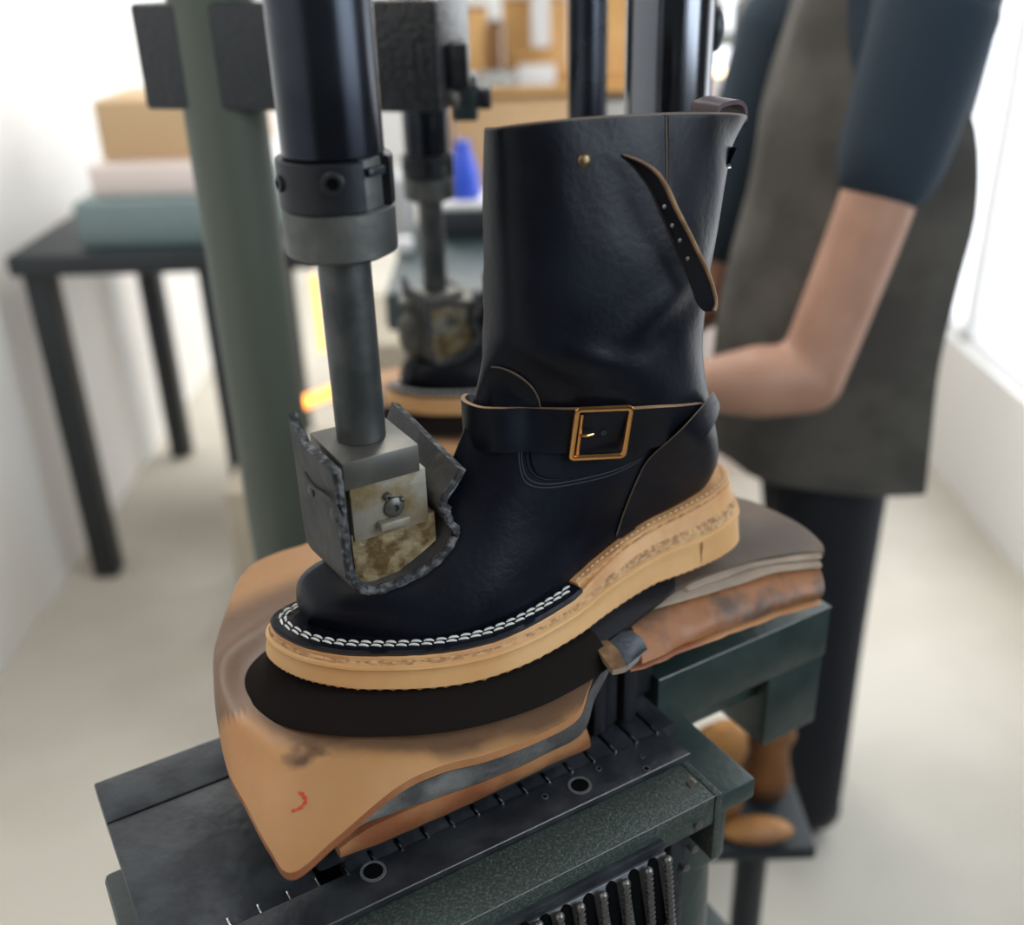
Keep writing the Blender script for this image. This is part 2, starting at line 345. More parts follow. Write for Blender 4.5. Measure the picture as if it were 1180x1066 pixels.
def stitches(idx, d, dz, ln, gap, r, name, m, parent, slant=0.0):
    ro = ins(d); pts = [W(ro[i].x, ro[i].y, zm(ro[i].x)+dz) for i in idx]; ro2 = ins(d+.001); mb = MB()
    acc = [0.0]
    for i in range(1, len(pts)): acc.append(acc[-1] + (pts[i]-pts[i-1]).length)
    def at(s):
        k = int(np.searchsorted(acc, s)); k = max(1, min(len(pts)-1, k)); f = (s-acc[k-1])/max(acc[k]-acc[k-1], 1e-9); return pts[k-1].lerp(pts[k], f)
    s = gap
    while s + ln < acc[-1]:
        a, b = at(s), at(s+ln); mid = at(s+ln/2); t = (b-a).normalized(); side = t.cross(Z3)
        mb.tube([a - Z3*r*.5 - side*slant, a*.75+b*.25 + Z3*r*.35 - side*slant*.5, mid + Z3*r*.5, a*.25+b*.75 + Z3*r*.35 + side*slant*.5, b - Z3*r*.5 + side*slant], [r*.55, r, r*1.05, r, r*.55], 6); s += ln+gap
    return mb.build(name, m, parent)
stitches(fr, .0106, .0035, .0060, .0013, .00072, 'welt_stitching', mThread, boot, .0004)
stitches(fr, .0136, .0037, .0060, .0013, .00072, 'welt_stitching', mThread, boot, .0004)
stitches(bk, .0128, .0036, .0030, .0016, .00042, 'heel_stitching', mThreadTan, boot)

# ---- leather body: bent tube of rings from the toe, round the ankle, up the shaft
near = sorted([(p.x, p.y) for p in ins(.0150) if p.y < .035 and p.x < .17], key=lambda q: q[0])
inp = ins(.0150)
uu = np.linspace(-.1385, .172, 120); yn = []; yf = []
for x in uu:
    ys = []
    for i in range(NO):
        a, b = inp[i], inp[(i+1) % NO]
        if (a.x-x)*(b.x-x) <= 0 and abs(a.x-b.x) > 1e-9: ys.append(a.y + (b.y-a.y)*(x-a.x)/(b.x-a.x))
    ys = ys or [.02, .03]; yn.append(min(ys)); yf.append(max(ys))
def base_hw(u):
    u2 = u - .0085*max(0, min(1, (-.095-u)/.03)); a = interp(u2, uu, yn); b = interp(u2, uu, yf); k = 1 - .16*smooth((-.06-u)/.05); return (b-a)/2*k, (a+b)/2 + .001
# a(u,z) top/front, b(u,z) bottom/back, W mid half width, f 0 foot..1 shaft, centre v at top
ST = [(-.1280, -.081, -.1285, -.086, .010, 0, .034), (-.1285, -.066, -.1265, -.087, .018, 0, .033), (-.125, -.053, -.1235, -.087, .026, 0, .030), (-.115, -.0445, -.115, -.088, .034, 0, .025), (-.101, -.040, -.100, -.088, .038, 0, .020),
      (-.083, -.036, -.080, -.088, .042, 0, .016), (-.066, -.029, -.055, -.087, .0425, 0, .013), (-.052, -.018, -.028, -.085, .042, 0, .011), (-.042, -.004, .002, -.083, .041, 0, .009), (-.0345, .011, .034, -.078, .040, 0, .007),
      (-.0275, .027, .068, -.070, .039, .05, .006), (-.021, .043, .100, -.064, .039, .12, .005), (-.0155, .058, .130, -.060, .040, .25, .005), (-.013, .067, .148, -.055, .041, .5, .004), (-.011, .075, .1565, -.040, .042, .8, .004),
      (-.0095, .083, .1515, -.018, .043, 1, .003), (-.009, .091, .1435, .005, .043, 1, .002), (-.009, .100, .137, .028, .043, 1, .002), (-.009, .110, .1325, .052, .042, 1, .001), (-.009, .121, .1325, .078, .041, 1, 0),
      (-.009, .135, .136, .105, .040, 1, 0), (-.009, .150, .141, .130, .038, 1, 0), (-.0085, .165, .1455, .152, .036, 1, 0), (-.008, .179, .1495, .167, .034, 1, 0), (-.0075, .1915, .1600, .1805, .032, 1, 0)]
def st_interp(k):
    n = len(ST); i = min(int(k), n-2); f = k-i
    p = [ST[max(0, min(n-1, i+j-1))] for j in range(4)]
    return [0.5*((2*p[1][c]) + (p[2][c]-p[0][c])*f + (2*p[0][c]-5*p[1][c]+4*p[2][c]-p[3][c])*f*f + (3*p[1][c]-p[0][c]-3*p[2][c]+p[3][c])*f*f*f) for c in range(7)]
NS = 36
def body_ring(k, shrink=0.0):
    au, az, bu, bz, Wt, f, vct = st_interp(k); f = max(0, min(1, f)); hb, cb = base_hw(min(bu, .168)); pts = []
    topness = smooth((k-20)/4)
    side = []
    for j in range(NS+1):
        s = j/NS; t = (1-math.cos(PI*s))/2
        u = lerp(bu, au, t); z = lerp(bz, az, t)
        hf = lerp(hb, Wt, smooth(t*1.3)); cf = lerp(cb, vct, smooth(t)); Sf = max(0, 1-t**1.75)**.70*min(1, .97+t*.5)
        hs = Wt; Ss = math.sin(PI*s)**.82; 
        hw = lerp(hf*Sf, hs*Ss, f); c = lerp(cf, vct, f)
        side.append((u, z, hw, c, s))
    def pert(u, v, z, s, sgn):
        # soft folds of the shaft leather
        if z > .02:
            a = smooth((z-.02)/.05)
            d = .0022*noise.noise(Vector((u*16+3, z*13, sgn*5.))) + .0014*noise.noise(Vector((u*40, z*22+u*25, sgn*3.+7)))
            d += .0020*math.exp(-((z-.098-(u-.09)*.45)/.010)**2 - ((u-.085)/.032)**2) - .0018*math.exp(-((z-.082-(u-.09)*.45)/.009)**2 - ((u-.085)/.034)**2)
            d += .0026*math.exp(-((z-.072+(u-.02)*.3)/.009)**2 - ((u-.035)/.03)**2)
            return d*a*math.sin(PI*s)
        return .0007*noise.noise(Vector((u*22, z*22, sgn*4.)))*math.sin(PI*s)
    for j in range(NS+1):                       # near side from bottom to top
        u, z, hw, c, s = side[j]; d = pert(u, 0, z, s, -1)
        pts.append(Vector((u, c-hw-d+shrink*math.sin(PI*s), z + topness*.0085*math.sin(PI*s)**1.0)))
    for j in range(NS-1, 0, -1):
        u, z, hw, c, s = side[j]; d = pert(u, 0, z, s, 1)
        pts.append(Vector((u, c+hw+d-shrink*math.sin(PI*s), z - topness*.004*math.sin(PI*s))))
    if shrink:
        cu = sum(p.x for p in pts)/len(pts)
        for p in pts: p.x += (shrink if p.x < cu else -shrink)*min(1, abs(p.x-cu)/.05)
    return [W(*p) for p in pts]
KS = np.linspace(0, len(ST)-1, 120)
brs = [body_ring(k) for k in KS]
rimr = body_ring(KS[-1], .0012); rim0 = [p + Z3*.0011 for p in body_ring(KS[-1], .0006)]
inner = [[p - Z3*0 for p in body_ring(k, .0025)] for k in KS[::-1][:44]]
rg = brs + [rim0, rimr] + inner
mid = [0]*(len(brs)-1) + [1, 1] + [0]*len(inner)
body = loops(rg, 'leather_upper', [mLeather, mat('brown_edge_line', (0.11, 0.075, 0.05), .6)], boot, mids=mid)
outer = [p for r in brs for p in r]; nR = len(brs[0]); ofs = []
for j in range(len(brs)-1):
    for i in range(nR): k = (i+1) % nR; ofs.append((j*nR+i, j*nR+k, (j+1)*nR+k, (j+1)*nR+i))
bvh = BVHTree.FromPolygons(outer, ofs)
def hit(px, py):
    r = ray(px, py).normalized(); l, n, i, d = bvh.ray_cast(CP, r)
    if l is None:                                  # nearest point of the body to that sight line
        best = None
        for s in np.linspace(.4, .9, 60):
            q = bvh.find_nearest(CP + r*float(s))
            if best is None or q[3] < best[3]: best = q
        l, n = best[0], best[1]
    if n.dot(ray(px, py)) > 0: n = -n
    return l, n
def trace(pix, n=40):
    pp = cr_spline([(x, y, 0) for x, y in pix], n); hs = [hit(p.x, p.y) for p in pp]
    return [h[0] for h in hs], [h[1] for h in hs]
def ridge(pix, r, m, name, n=40, flat=.5, lift=0.0, parent=boot):
    p, nn = trace(pix, n); nn = [sum((nn[max(0, min(n-1, i+j))] for j in range(-2, 3)), Vector()).normalized() for i in range(n)]
    return MB().tube([a+b*(lift(i/(n-1)) if callable(lift) else lift) for i, (a, b) in enumerate(zip(p, nn))], r, 8, nrm=nn, flat=flat).build(name, m, parent)
def patch(pa, pb, th, name, mats, n=36, cols=7, lift=.0004, bulge=0.0, parent=boot):
    A, nA = trace(pa, n); B, nB = trace(pb, n); pxa = cr_spline([(x, y, 0) for x, y in pa], n); pxb = cr_spline([(x, y, 0) for x, y in pb], n)
    rows = []; nr = []
    for i in range(n):
        row = []; nrow = []
        for j in range(cols):
            t = j/(cols-1); q = pxa[i].lerp(pxb[i], t); h, nn = hit(q.x, q.y); row.append(h + nn*((lift(i/(n-1)) if callable(lift) else lift)+bulge*math.sin(PI*t))); nrow.append(nn)
        rows.append(row); nr.append(nrow)
    return MB().slab(rows, nr, th).build(name, mats, parent)
# upper edge bead, side seam, overlays
patch([(769, 126), (769, 180), (768, 235)], [(775, 126), (775, 180), (774, 235)], .0007, 'side_seam', [mLeather, mDarkEdge], cols=3)
ridge([(767.5, 125), (767.5, 150), (768, 180), (768, 235)], .00045, mat('brown_edge_line', (0.11, 0.075, 0.05), .6), 'seam_edge', lift=.0004)
patch([(812, 452), (798, 470), (770, 500), (745, 530), (730, 560), (718, 590), (709, 618)], [(820, 468), (812, 490), (786, 520), (762, 548), (746, 574), (734, 598), (726, 620)], .0010, 'heel_counter_strip', [mLeather, mDarkEdge], cols=6, lift=lambda q: .0006+.0040*smooth((.55-q)/.3))
ridge([(812, 451), (798, 469), (770, 499), (745, 529), (730, 559), (718, 589), (709, 616)], .00050, mat('brown_edge_line', (0.11, 0.075, 0.05), .6), 'counter_edge', lift=lambda q: .0012+.0042*smooth((.55-q)/.3))
for dd in (5, 8):
    ridge([(816-0, 458+dd*.6), (800+dd, 474), (772+dd, 504), (748+dd, 533), (733+dd, 562), (721+dd, 592)], .00032, mThreadDk, 'counter_stitching', lift=lambda q: .0014+.0042*smooth((.50-q)/.3))
for i, (dx, dy, w) in enumerate([(0, 0, .0007), (-6, 5, .0004), (-9, 9, .0004)]):
    ridge([(608+dx, 508), (607+dx, 530), (614+dx, 546+dy), (632+dx*.5, 553+dy), (665, 548+dy), (705, 538+dy), (745-dy, 523+dy)], w, mLeather if i == 0 else mThreadDk, 'overlay_edge' if i == 0 else 'overlay_stitching', lift=.0002)
patch([(612, 512), (612, 528), (620, 546), (645, 550), (680, 544), (715, 533), (742, 521)], [(640, 512), (640, 515), (645, 518), (662, 518), (690, 517), (718, 514), (742, 512)], .0009, 'ankle_overlay', [mLeather, mDarkEdge], cols=5)
# front tongue tab
patch([(567, 423), (580, 424), (597, 432), (612, 444), (620, 458), (622, 472)], [(567, 474), (577, 474), (588, 474), (600, 474), (610, 474), (618, 474)], .0012, 'front_tab', [mLeather, mLeatherEdge], cols=6)
ridge([(567, 422), (580, 423.5), (597, 431), (612, 443.5), (620, 457), (622, 470)], .0005, mat('brown_edge_line', (0.11, 0.075, 0.05), .6), 'tab_edge', lift=.0012)
# ankle strap: near side on the leather, then a loose loop round the front
na = [(806, 463), (780, 465), (750, 466), (720, 467), (690, 467), (655, 468), (620, 468), (600, 468)]
nb = [(776, 497), (766, 505), (750, 511), (720, 515), (690, 517), (655, 519), (620, 519), (600, 518)]
tp, tn = trace(na, 30); bp_, bn = trace(nb, 30)
def strap_z(u): return interp(u, [-.03, .02, .07, .12], [.020, .014, .006, -.004])
front_t = [Pv(578, 469, -.0125), Pv(556, 468, -.0045), Pv(541, 463, .004), Pv(536, 458, .014), Pv(541, 454, .026), Pv(556, 452, .037), W(.012, .046, .050)]
front_b = [Pv(580, 520, -.0125), Pv(559, 518, -.0045), Pv(544, 511, .004), Pv(539, 503, .014), Pv(543, 498, .026), Pv(558, 494, .037), W(.012, .046, .024)]
TT = cr_spline([p + n*.0012 for p, n in list(zip(tp, tn))[::4]] + front_t, 90)[:90]; BB = cr_spline([p + n*.0012 for p, n in list(zip(bp_, bn))[::4]] + front_b, 90)[:90]
rows = []; nr = []
for a, b in zip(TT, BB): rows.append([a.lerp(b, t/5) for t in range(6)])
for i in range(90):
    t = (rows[min(89, i+1)][2]-rows[max(0, i-1)][2]).normalized(); dn = (rows[i][-1]-rows[i][0]).normalized(); n = t.cross(dn).normalized()
    c = W(.06, .01, 0)
    if n.dot(Vector((rows[i][2].x-c.x, rows[i][2].y-c.y, 0))) < 0: n = -n
    nr.append([n]*6)
# relax normals so that they point outwards consistently
MB().slab(rows, nr, .0026).build('ankle_strap', [mLeather, mLeatherEdge], boot)
for (x, y) in [(624, 495)]:
    l, n = hit(x, y); MB().lathe(l + n*.0036, n, [(.0014, 0), (.0016, .0004), (.0009, .0007)], 14).build('strap_hole', mBlack, boot)
# buckle
bc, bn0 = hit(689, 492); bl, _ = hit(660, 492); brp, _ = hit(718, 492); bt = (brp-bl); bt.normalize(); bt = (bt*Vector((1, 1, 0)) if False else Vector((bt.x, bt.y, bt.z*.6))).normalized(); bup = (Z3 - bt*bt.z); bup = (bup + bn0*bn0.dot(bup)*-.5).normalized(); bup = (bup - bt*bup.dot(bt)).normalized(); bn0 = bt.cross(bup).normalized()
if bn0.dot(V3) > 0: bn0 = -bn0
ctr = bc + bn0*.0066
dep = (bc-CP).dot(Fv); hw = 31*dep/FP/abs(bt.dot(cx))*1.0; hh = 31*dep/FP/.93
def frame_pts(hw, hh, r, n=5):
    pts = []
    for sx, sy, a0 in ((1, 1, 0), (-1, 1, 90), (-1, -1, 180), (1, -1, 270)):
        for k in range(n):
            a = math.radians(a0 + 90*k/(n-1)); pts.append(ctr + bt*(sx*(hw-r) + r*math.cos(a)) + bup*(sy*(hh-r) + r*math.sin(a)))
    return pts
mb = MB(); fp = frame_pts(hw, hh, .0022); mb.tube(fp, .0019, 8, closed=True, nrm=[bn0]*len(fp), flat=.8)
bk_ = mb.build('buckle', mBrass, boot)
MB().cyl(ctr - bt*(hw-.0034) - bup*(hh-.003), ctr - bt*(hw-.0034) + bup*(hh-.003), .0011, 12).build('buckle_bar', mBrass, bk_)
MB().tube([ctr - bt*(hw-.003) + bn0*.0008, ctr - bt*(hw-.007) + bn0*.0018, ctr - bt*(hw-.0115) + bn0*.0002], [.0012, .0011, .0007], 8).build('buckle_prong', mBrass, bk_)
l = ctr + bt*.0022 - bup*.0006 - bn0*.0018
MB().lathe(l, bn0, [(.0016, 0), (.0018, .0004), (.0012, .0005), (.0005, .0001)], 16).build('strap_eyelet', mBlackIron, boot)
# hanging pull strap on the shaft
pr = [(716, 178), (733, 184), (752, 196), (765, 214), (777, 240), (790, 265), (803, 292), (815, 318), (822, 345), (820, 357)]
pl = [(714, 180), (726, 190), (738, 204), (749, 221), (760, 246), (771, 272), (783, 299), (794, 325), (802, 348), (810, 358)]
A = cr_spline([(x, y, 0) for x, y in pr], 44); B = cr_spline([(x, y, 0) for x, y in pl], 44); rows = []; nr = []
last = None
for i in range(44):
    row = []; s = i/43
    for j in range(6):
        t = j/5; q = A[i].lerp(B[i], t); h, n = hit(min(q.x, 806), q.y); 
        base_v = -.040 - .004*s
        pnt = Pv(q.x, q.y, base_v - .0015 - .007*math.sin(PI*min(1, s*1.1))*(1-t*.75) - .003*(1-t)); row.append(pnt)
    nrm_ = -V3
    rows.append(row); nr.append([nrm_]*6)
strap = MB().slab(rows, nr, .0026).build('pull_strap', [mLeather, mDarkEdge], boot)
E1 = [r[0] - V3*.0018 for r in rows]
MB().tube(E1, [.0004+.0008*min(1, i/14) for i in range(44)], 8, nrm=[V3]*44, flat=1.3).build('strap_edge', mLeatherEdge, boot, label='raw brown cut edge of the hanging strap')
for (x, y) in [(765, 238), (774, 260), (783, 277), (792, 298)]:
    q = Pv(x, y, -.0535); MB().lathe(q, -V3, [(.0011, 0), (.0012, .0004), (.0006, .0005)], 12).build('strap_eyelet', mat('dull_eyelet', (.13, .12, .11), .4, .8), boot)
l, n = hit(673, 185); MB().lathe(l, n, [(.0036, 0), (.0036, .0006), (.0028, .0014), (.0012, .0018)], 20).build('rivet', mat('aged_brass', (.20, .14, .075), .4, 1.), boot)
# side buckle near the top back and the folded pull tab
q = Pv(834, 186, -.012); mb = MB(); w_, h_ = .0052, .0042
mb.tube([q + (U3*a + Z3*b) for a, b in ((-w_, h_), (-w_, -h_), (w_, -h_), (w_, h_))], .0009, 8, closed=True); mb.build('side_buckle', mSteelBright, boot)
q = Pv(813, 206, -.022); MB().tube([q + (U3*a + Z3*b) for a, b in ((-.004, .004), (-.005, -.003), (.005, -.003), (.004, .004))], .0009, 8, closed=True).build('strap_keeper', mBlackIron, boot)
MB().slab([[Pv(x, y, -.020) + W(0, .004*j, 0) for j in range(3)] for x, y in ((790, 222), (806, 212), (822, 203), (838, 193), (846, 176))], [[(Z3*.8 - V3*.3 + U3*.3).normalized()]*3]*5, .003).build('buckle_strap', [mLeather, mDarkEdge], boot)
tab = cr_spline([Pv(818, 137, .012), Pv(820, 125, .012), Pv(830, 120, .012), Pv(842, 119, .012), Pv(848, 126, .012), Pv(848, 140, .012)], 18)
MB().slab([[p + V3*(.008*j-.008) for j in range(4)] for p in tab], [[(U3*math.sin((i-9)/9*1.2) + Z3*math.cos((i-9)/9*1.2)).normalized()]*4 for i in range(18)], .0026).build('pull_tab', [mBurg, mBurg], boot)
fl = [[Pv(x, y, v) for x, y in ((846, 131), (857, 133), (850, 148), (841, 172))] for v in (-.004, .002)]
# =================================================================== FRONT PRESS RAM
AX = (-.0872, .015)
def rad(px, z): q = W(AX[0], AX[1], z); return px/2*((q-CP).dot(Fv))/FP
ram = thing('press_ram', 'nearest dark steel press ram with split collar, its rod over the front boot toe', 'press ram', W(AX[0], AX[1], .036))
base = W(AX[0], AX[1], 0)
MB().cyl(base + Z3*.187, base + Z3*.50, rad(118, .187), 64, .0008).build('cylinder', mPaintCyl, ram)
rc = rad(112, .187)+.003
mb = MB(); 
sl = MB().cyl(base + Z3*.150, base + Z3*.1865, rad(113, .17), 48, .0008).build('inner_sleeve', mCollar, ram)
# split clamp ring, gap on the right
camd = (CP - base); a_c = math.atan2(camd.y, camd.x)
def arcring(z0, z1, r0, r1, a0, a1, n=40):
    vs = []; fs = []
    b = .0008
    prof = [(r0, z0), (r1-b, z0), (r1, z0+b), (r1, z1-b), (r1-b, z1), (r0, z1)]
    for i in range(n+1):
        a = lerp(a0, a1, i/n); d = Vector((math.cos(a), math.sin(a), 0))
        for r, z in prof: vs.append(base + d*r + Z3*z)
    m = len(prof)
    for i in range(n):
        for j in range(m): k = (j+1) % m; fs.append((i*m+j, i*m+k, (i+1)*m+k, (i+1)*m+j))
    fs.append(tuple(range(m))); fs.append(tuple(n*m+j for j in range(m))[::-1]); return vs, fs
gap = a_c + math.radians(47)
R1 = rad(134, .175); v_, f_ = arcring(.1625, .1865, rad(113, .17)-.002, R1, gap+math.radians(19), gap+math.radians(341))
cl = MB().add(v_, f_).build('split_collar', mCollarBlack, ram)
def screw(c, d, r, parent, mm=mCollarBlack, name='collar_screw'):
    s = MB().lathe(c, d, [(r, -.002), (r, .0010), (r*.82, .0016), (r*.55, .0016), (r*.5, .0004), (r*.05, .0003)], 20).build(name, mm, parent)
    MB().lathe(c + d*.0004, d, [(r*.46, 0), (r*.46, .0003)], 6).build('hex_socket', mBlack, s); return s
for px in (383, 323):
    dd = ray(px, 212).normalized(); # intersect with the cylinder wall
    o = CP-base; A_ = dd.x**2+dd.y**2; B_ = 2*(o.x*dd.x+o.y*dd.y); C_ = o.x**2+o.y**2-R1**2; D_ = B_*B_-4*A_*C_
    if D_ > 0:
        t = (-B_-math.sqrt(D_))/(2*A_); q = CP+dd*t; nrm = Vector((q.x-base.x, q.y-base.y, 0)).normalized(); screw(q, nrm, .0058 if px == 383 else .004, cl)
g1 = Vector((math.cos(gap), math.sin(gap), 0))
MB().box(base + g1*(R1-.004) + Z3*.1805, g1*.006, g1.cross(Z3)*.012, Z3*.004, .0006).build('collar_lug', mBlackIron, ram)
MB().lathe(base, Z3, [(rad(118, .14)-.004, .1365), (rad(127, .14), .1395), (rad(127, .14)+.0002, .1612), (rad(127, .14)-.0012, .1625), (rad(100, .14), .1628)], 64).build('lower_collar', mCollar, ram)
MB().cyl(base + Z3*.0345, base + Z3*.14, rad(57.5, .05), 48, .0005).build('rod', mRod, ram)
# square steel pad block
def uP(px, py, v): q = Pv(px, py, v); return q
ztop = .0345; c = [uvz(Pz(x, y, ztop)) for x, y in ((355, 499), (394, 535), (484, 513))]
u0 = c[1][0]; v0 = c[1][1]; u1 = c[2][0]; v1 = c[0][1]
su = u1-u0; sv = max(.04, v1-v0)
blk = MB().ubox(u0, u1, v0, v0+sv, ztop-.0165, ztop, .0007).build('head_block', mBlock, ram, label='square machined steel block')
BOX = (u0, u1, v0, sv)
# stained plate and bracket under the block
MB().ubox(u0+.003, u1+.004, v0+.0015, v0+sv-.002, ztop-.050, ztop-.0160, .001).build('backing_plate', mRusty, ram)
uc = (u0+u1)/2
for (x, y, r) in [(454, 584, .0042), (446, 572, .0018), (462, 575, .0013)]:
    q = Pv(x, y, v0+.001); MB().lathe(q, -V3, [(r*1.5, -.002), (r*1.4, .0010), (r, .0022), (r*.5, .0024), (r*.45, .0008)], 16).build('bolt', mBlock, ram)
q = Pv(454, 602, v0-.001); MB().box(q, U3*.018, V3*.006, Z3*.005, .0012).build('clip', mRusty, ram)
gm = MB(); G = []
for top_ in (1, 0):
    for i in range(13):
        for j in range(7):
            u_, v_g = lerp(u0+.002, u1+.008, i/12), lerp(v0+.003, v0+.026, j/6)
            if top_: z_ = ztop-.046 + .001*noise.noise(Vector((u_*300, v_g*300, 0)))
            else:
                h = bvh.ray_cast(W(u_, v_g, -.005), Vector((0, 0, -1)))[0]; z_ = max(ztop-.088, h.z + .0100 if h is not None else -.08); z_ = min(z_ + .007*max(0, 1-i/3.5), ztop-.05)
            G.append(W(u_, v_g - (.001*noise.noise(Vector((u_*400, z_*400, 3))) if j == 0 else 0), z_))
n_ = 91; I_ = lambda t, i, j: t*n_ + i*7 + j; F_ = []
for i in range(12):
    for j in range(6):
        for t in (0, 1): F_.append((I_(t, i, j), I_(t, i+1, j), I_(t, i+1, j+1), I_(t, i, j+1)))
for i in range(12):
    for j in (0, 6): F_.append((I_(0, i, j), I_(0, i+1, j), I_(1, i+1, j), I_(1, i, j)))
for j in range(6):
    for i in (0, 12): F_.append((I_(0, i, j), I_(0, i, j+1), I_(1, i, j+1), I_(1, i, j)))
gm.add(G, F_).build('glue_crusted_pad', mGlue, ram, label='amber glue crusted pressing pad')
# leather sling hanging round the head
nearp = [(393, 541), (396, 556), (400, 590), (405, 635), (411, 664), (428, 677), (455, 669), (485, 655), (507, 637), (521, 614), (519, 598), (507, 588), (507, 574), (519, 556), (528, 540)]
v_n = v0-.004
NP = [uvz(Pv(x, y, v_n)) for x, y in nearp]
NPs = cr_spline([(a, c_, 0) for a, b, c_ in NP], 70)
dv = sv+.010
rows = []
for i, p in enumerate(NPs):
    s = i/69; row = []
    for j in range(9):
        t = j/8
        zz = p.y; ux = p.x
        # the sling narrows towards the toe of the boot at the bottom and its back corners stand higher
        if s < .22: zz += (1-s/.22)*(.004*t + .012*smooth((t-.75)/.25))
        if s > .86: zz += (s-.86)/.14*(.010*t)
        dvs = dv*lerp(.86, 1.5, smooth((s-.72)/.2))
        q = W(ux - (.004*t if s < .5 else 0), v_n + dvs*t, zz)
        h = bvh.ray_cast(Vector((q.x, q.y, .0)) if s < .8 else Vector((q.x, q.y, -.005)), Vector((0, 0, -1)))[0]
        if h is not None and h.z + .0055 > q.z and s < .86: q.z = h.z + .0055
        row.append(q)
    rows.append(row)
nr = []
cen = W(uc, v0+sv/2, -.0)
for i in range(70):
    t = (rows[min(69, i+1)][4]-rows[max(0, i-1)][4]).normalized(); n = V3.cross(t).normalized(); nr.append(n)
sgn = 1 if nr[10].dot(-U3) > 0 else -1
nr = [[n*sgn]*9 for n in nr]
sling = MB().slab(rows, nr, .0055).build('leather_sling', [mSling, mFuzz], ram, label='dusty charcoal leather sling hanging round the press head')
# frayed bead along the front edge of the sling
MB().tube([r[0] + n[0]*.0022 for r, n in zip(rows, nr)], [.0019+.0004*math.sin(i*1.7) + (.0008 if 17 < i < 50 else 0) for i in range(70)], 8).build('frayed_edge', mFuzz, sling)
# reinforcement patch and dark bolts on the left face of the sling
def on_left(px, py):
    # left face is a nearly vertical sheet at u of the sling
    return P(px, py, U3, NPs[8].x - .0085)
MB().tube([on_left(x, y) for x, y in cr_spline([(352, 545, 0), (362, 562, 0), (378, 574, 0), (390, 592, 0), (395, 612, 0)], 16) and [(p.x, p.y) for p in cr_spline([(352, 545, 0), (362, 562, 0), (378, 574, 0), (390, 592, 0), (395, 612, 0)], 16)]], .0013, 8).build('sling_seam', mSling, sling)
for (x, y, r) in [(358, 566, .0036), (384, 594, .0042)]:
    MB().lathe(on_left(x, y)+U3*.001, -U3, [(r, -.001), (r, .0010), (r*.6, .0018)], 14).build('sling_rivet', mBlackIron, sling)
# =================================================================== PADS
pad = thing('leather_press_pad', 'broad tan leather pad under the front boot toe, with a red crayon mark', 'leather pad', W(-.08, 0, -.16))
far_px = [(250, 735), (262, 700), (276, 668), (292, 651), (315, 640), (345, 630), (375, 622)]
near_px = [(246, 775), (250, 830), (262, 885), (284, 927), (309, 974), (336, 1004), (389, 962)]
nz = [-.126, -.130, -.135, -.140, -.145, -.149, -.144]
Fp = [Pz(x, y, -.119) for x, y in far_px] + [W(-.12, .095, -.119), W(-.09, .092, -.12), W(-.06, .088, -.12), W(-.03, .082, -.12), W(-.01, .075, -.12), W(.01, .065, -.12), W(.03, .050, -.12)]
Np = [Pz(x, y, z) for (x, y), z in zip(near_px, nz)] + [Pz(452, 910, -.141), Pz(510, 886, -.140), Pz(560, 873, -.140), Pz(618, 850, -.140), Pz(663, 826, -.138), Pz(677, 795, -.134), Pz(696, 742, -.125)]
n1 = 90; Fs = cr_spline(Fp, n1); Ns = cr_spline(Np, n1); nc = 34
dpoly = [Vector((p.x, p.y)) for p in ins(-.006)]
def dist_out(u, v):
    # signed distance to the sole outline, negative inside
    best = 9; P2 = Vector((u, v)); inside = False; n = len(outl)
    for i in range(0, n, 5):
        a = outl[i]; d = (a-P2).length
        if d < best: best = d
    j = n-5
    for i in range(0, n, 5):
        a, b = outl[i], outl[j]
        if (a.y > v) != (b.y > v) and u < (b.x-a.x)*(v-a.y)/(b.y-a.y)+a.x: inside = not inside
        j = i
    return -best if inside else best
rows = []
for i in range(n1):
    row = []
    for j in range(nc):
        t = j/(nc-1); q = Fs[i].lerp(Ns[i], t); zf, zn = Fs[i].z, Ns[i].z
        z = zf + (zn-zf)*t**3.2
        u, v, _ = uvz(q); d = dist_out(u, v)
        z += .0015*noise.noise(Vector((u*14, v*14, 1)))
        # the dished bed the sole sits in, with a low ridge around it
        dish = smooth((d-.010)/.024); z = lerp(min(z, -.124), z+.004*math.exp(-((d-.030)/.012)**2)*smooth(t*3), dish)
        if t > .85: z -= .0015*((t-.85)/.15)**2
        row.append(Vector((q.x, q.y, z)))
    rows.append(row)
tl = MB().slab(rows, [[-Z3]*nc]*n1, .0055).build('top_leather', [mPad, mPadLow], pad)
ga = tl.data.attributes.new('sole_tone', 'FLOAT', 'POINT')
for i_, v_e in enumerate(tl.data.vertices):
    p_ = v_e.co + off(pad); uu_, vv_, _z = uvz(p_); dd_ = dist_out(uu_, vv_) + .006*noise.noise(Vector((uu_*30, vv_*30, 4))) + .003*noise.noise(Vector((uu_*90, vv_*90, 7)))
    ga.data[i_].value = (1-smooth((dd_-.020)/.012)) if vv_ < .02 else (1-smooth((dd_-.05)/.03))  # browner towards the sole outline, reaching further on the far side
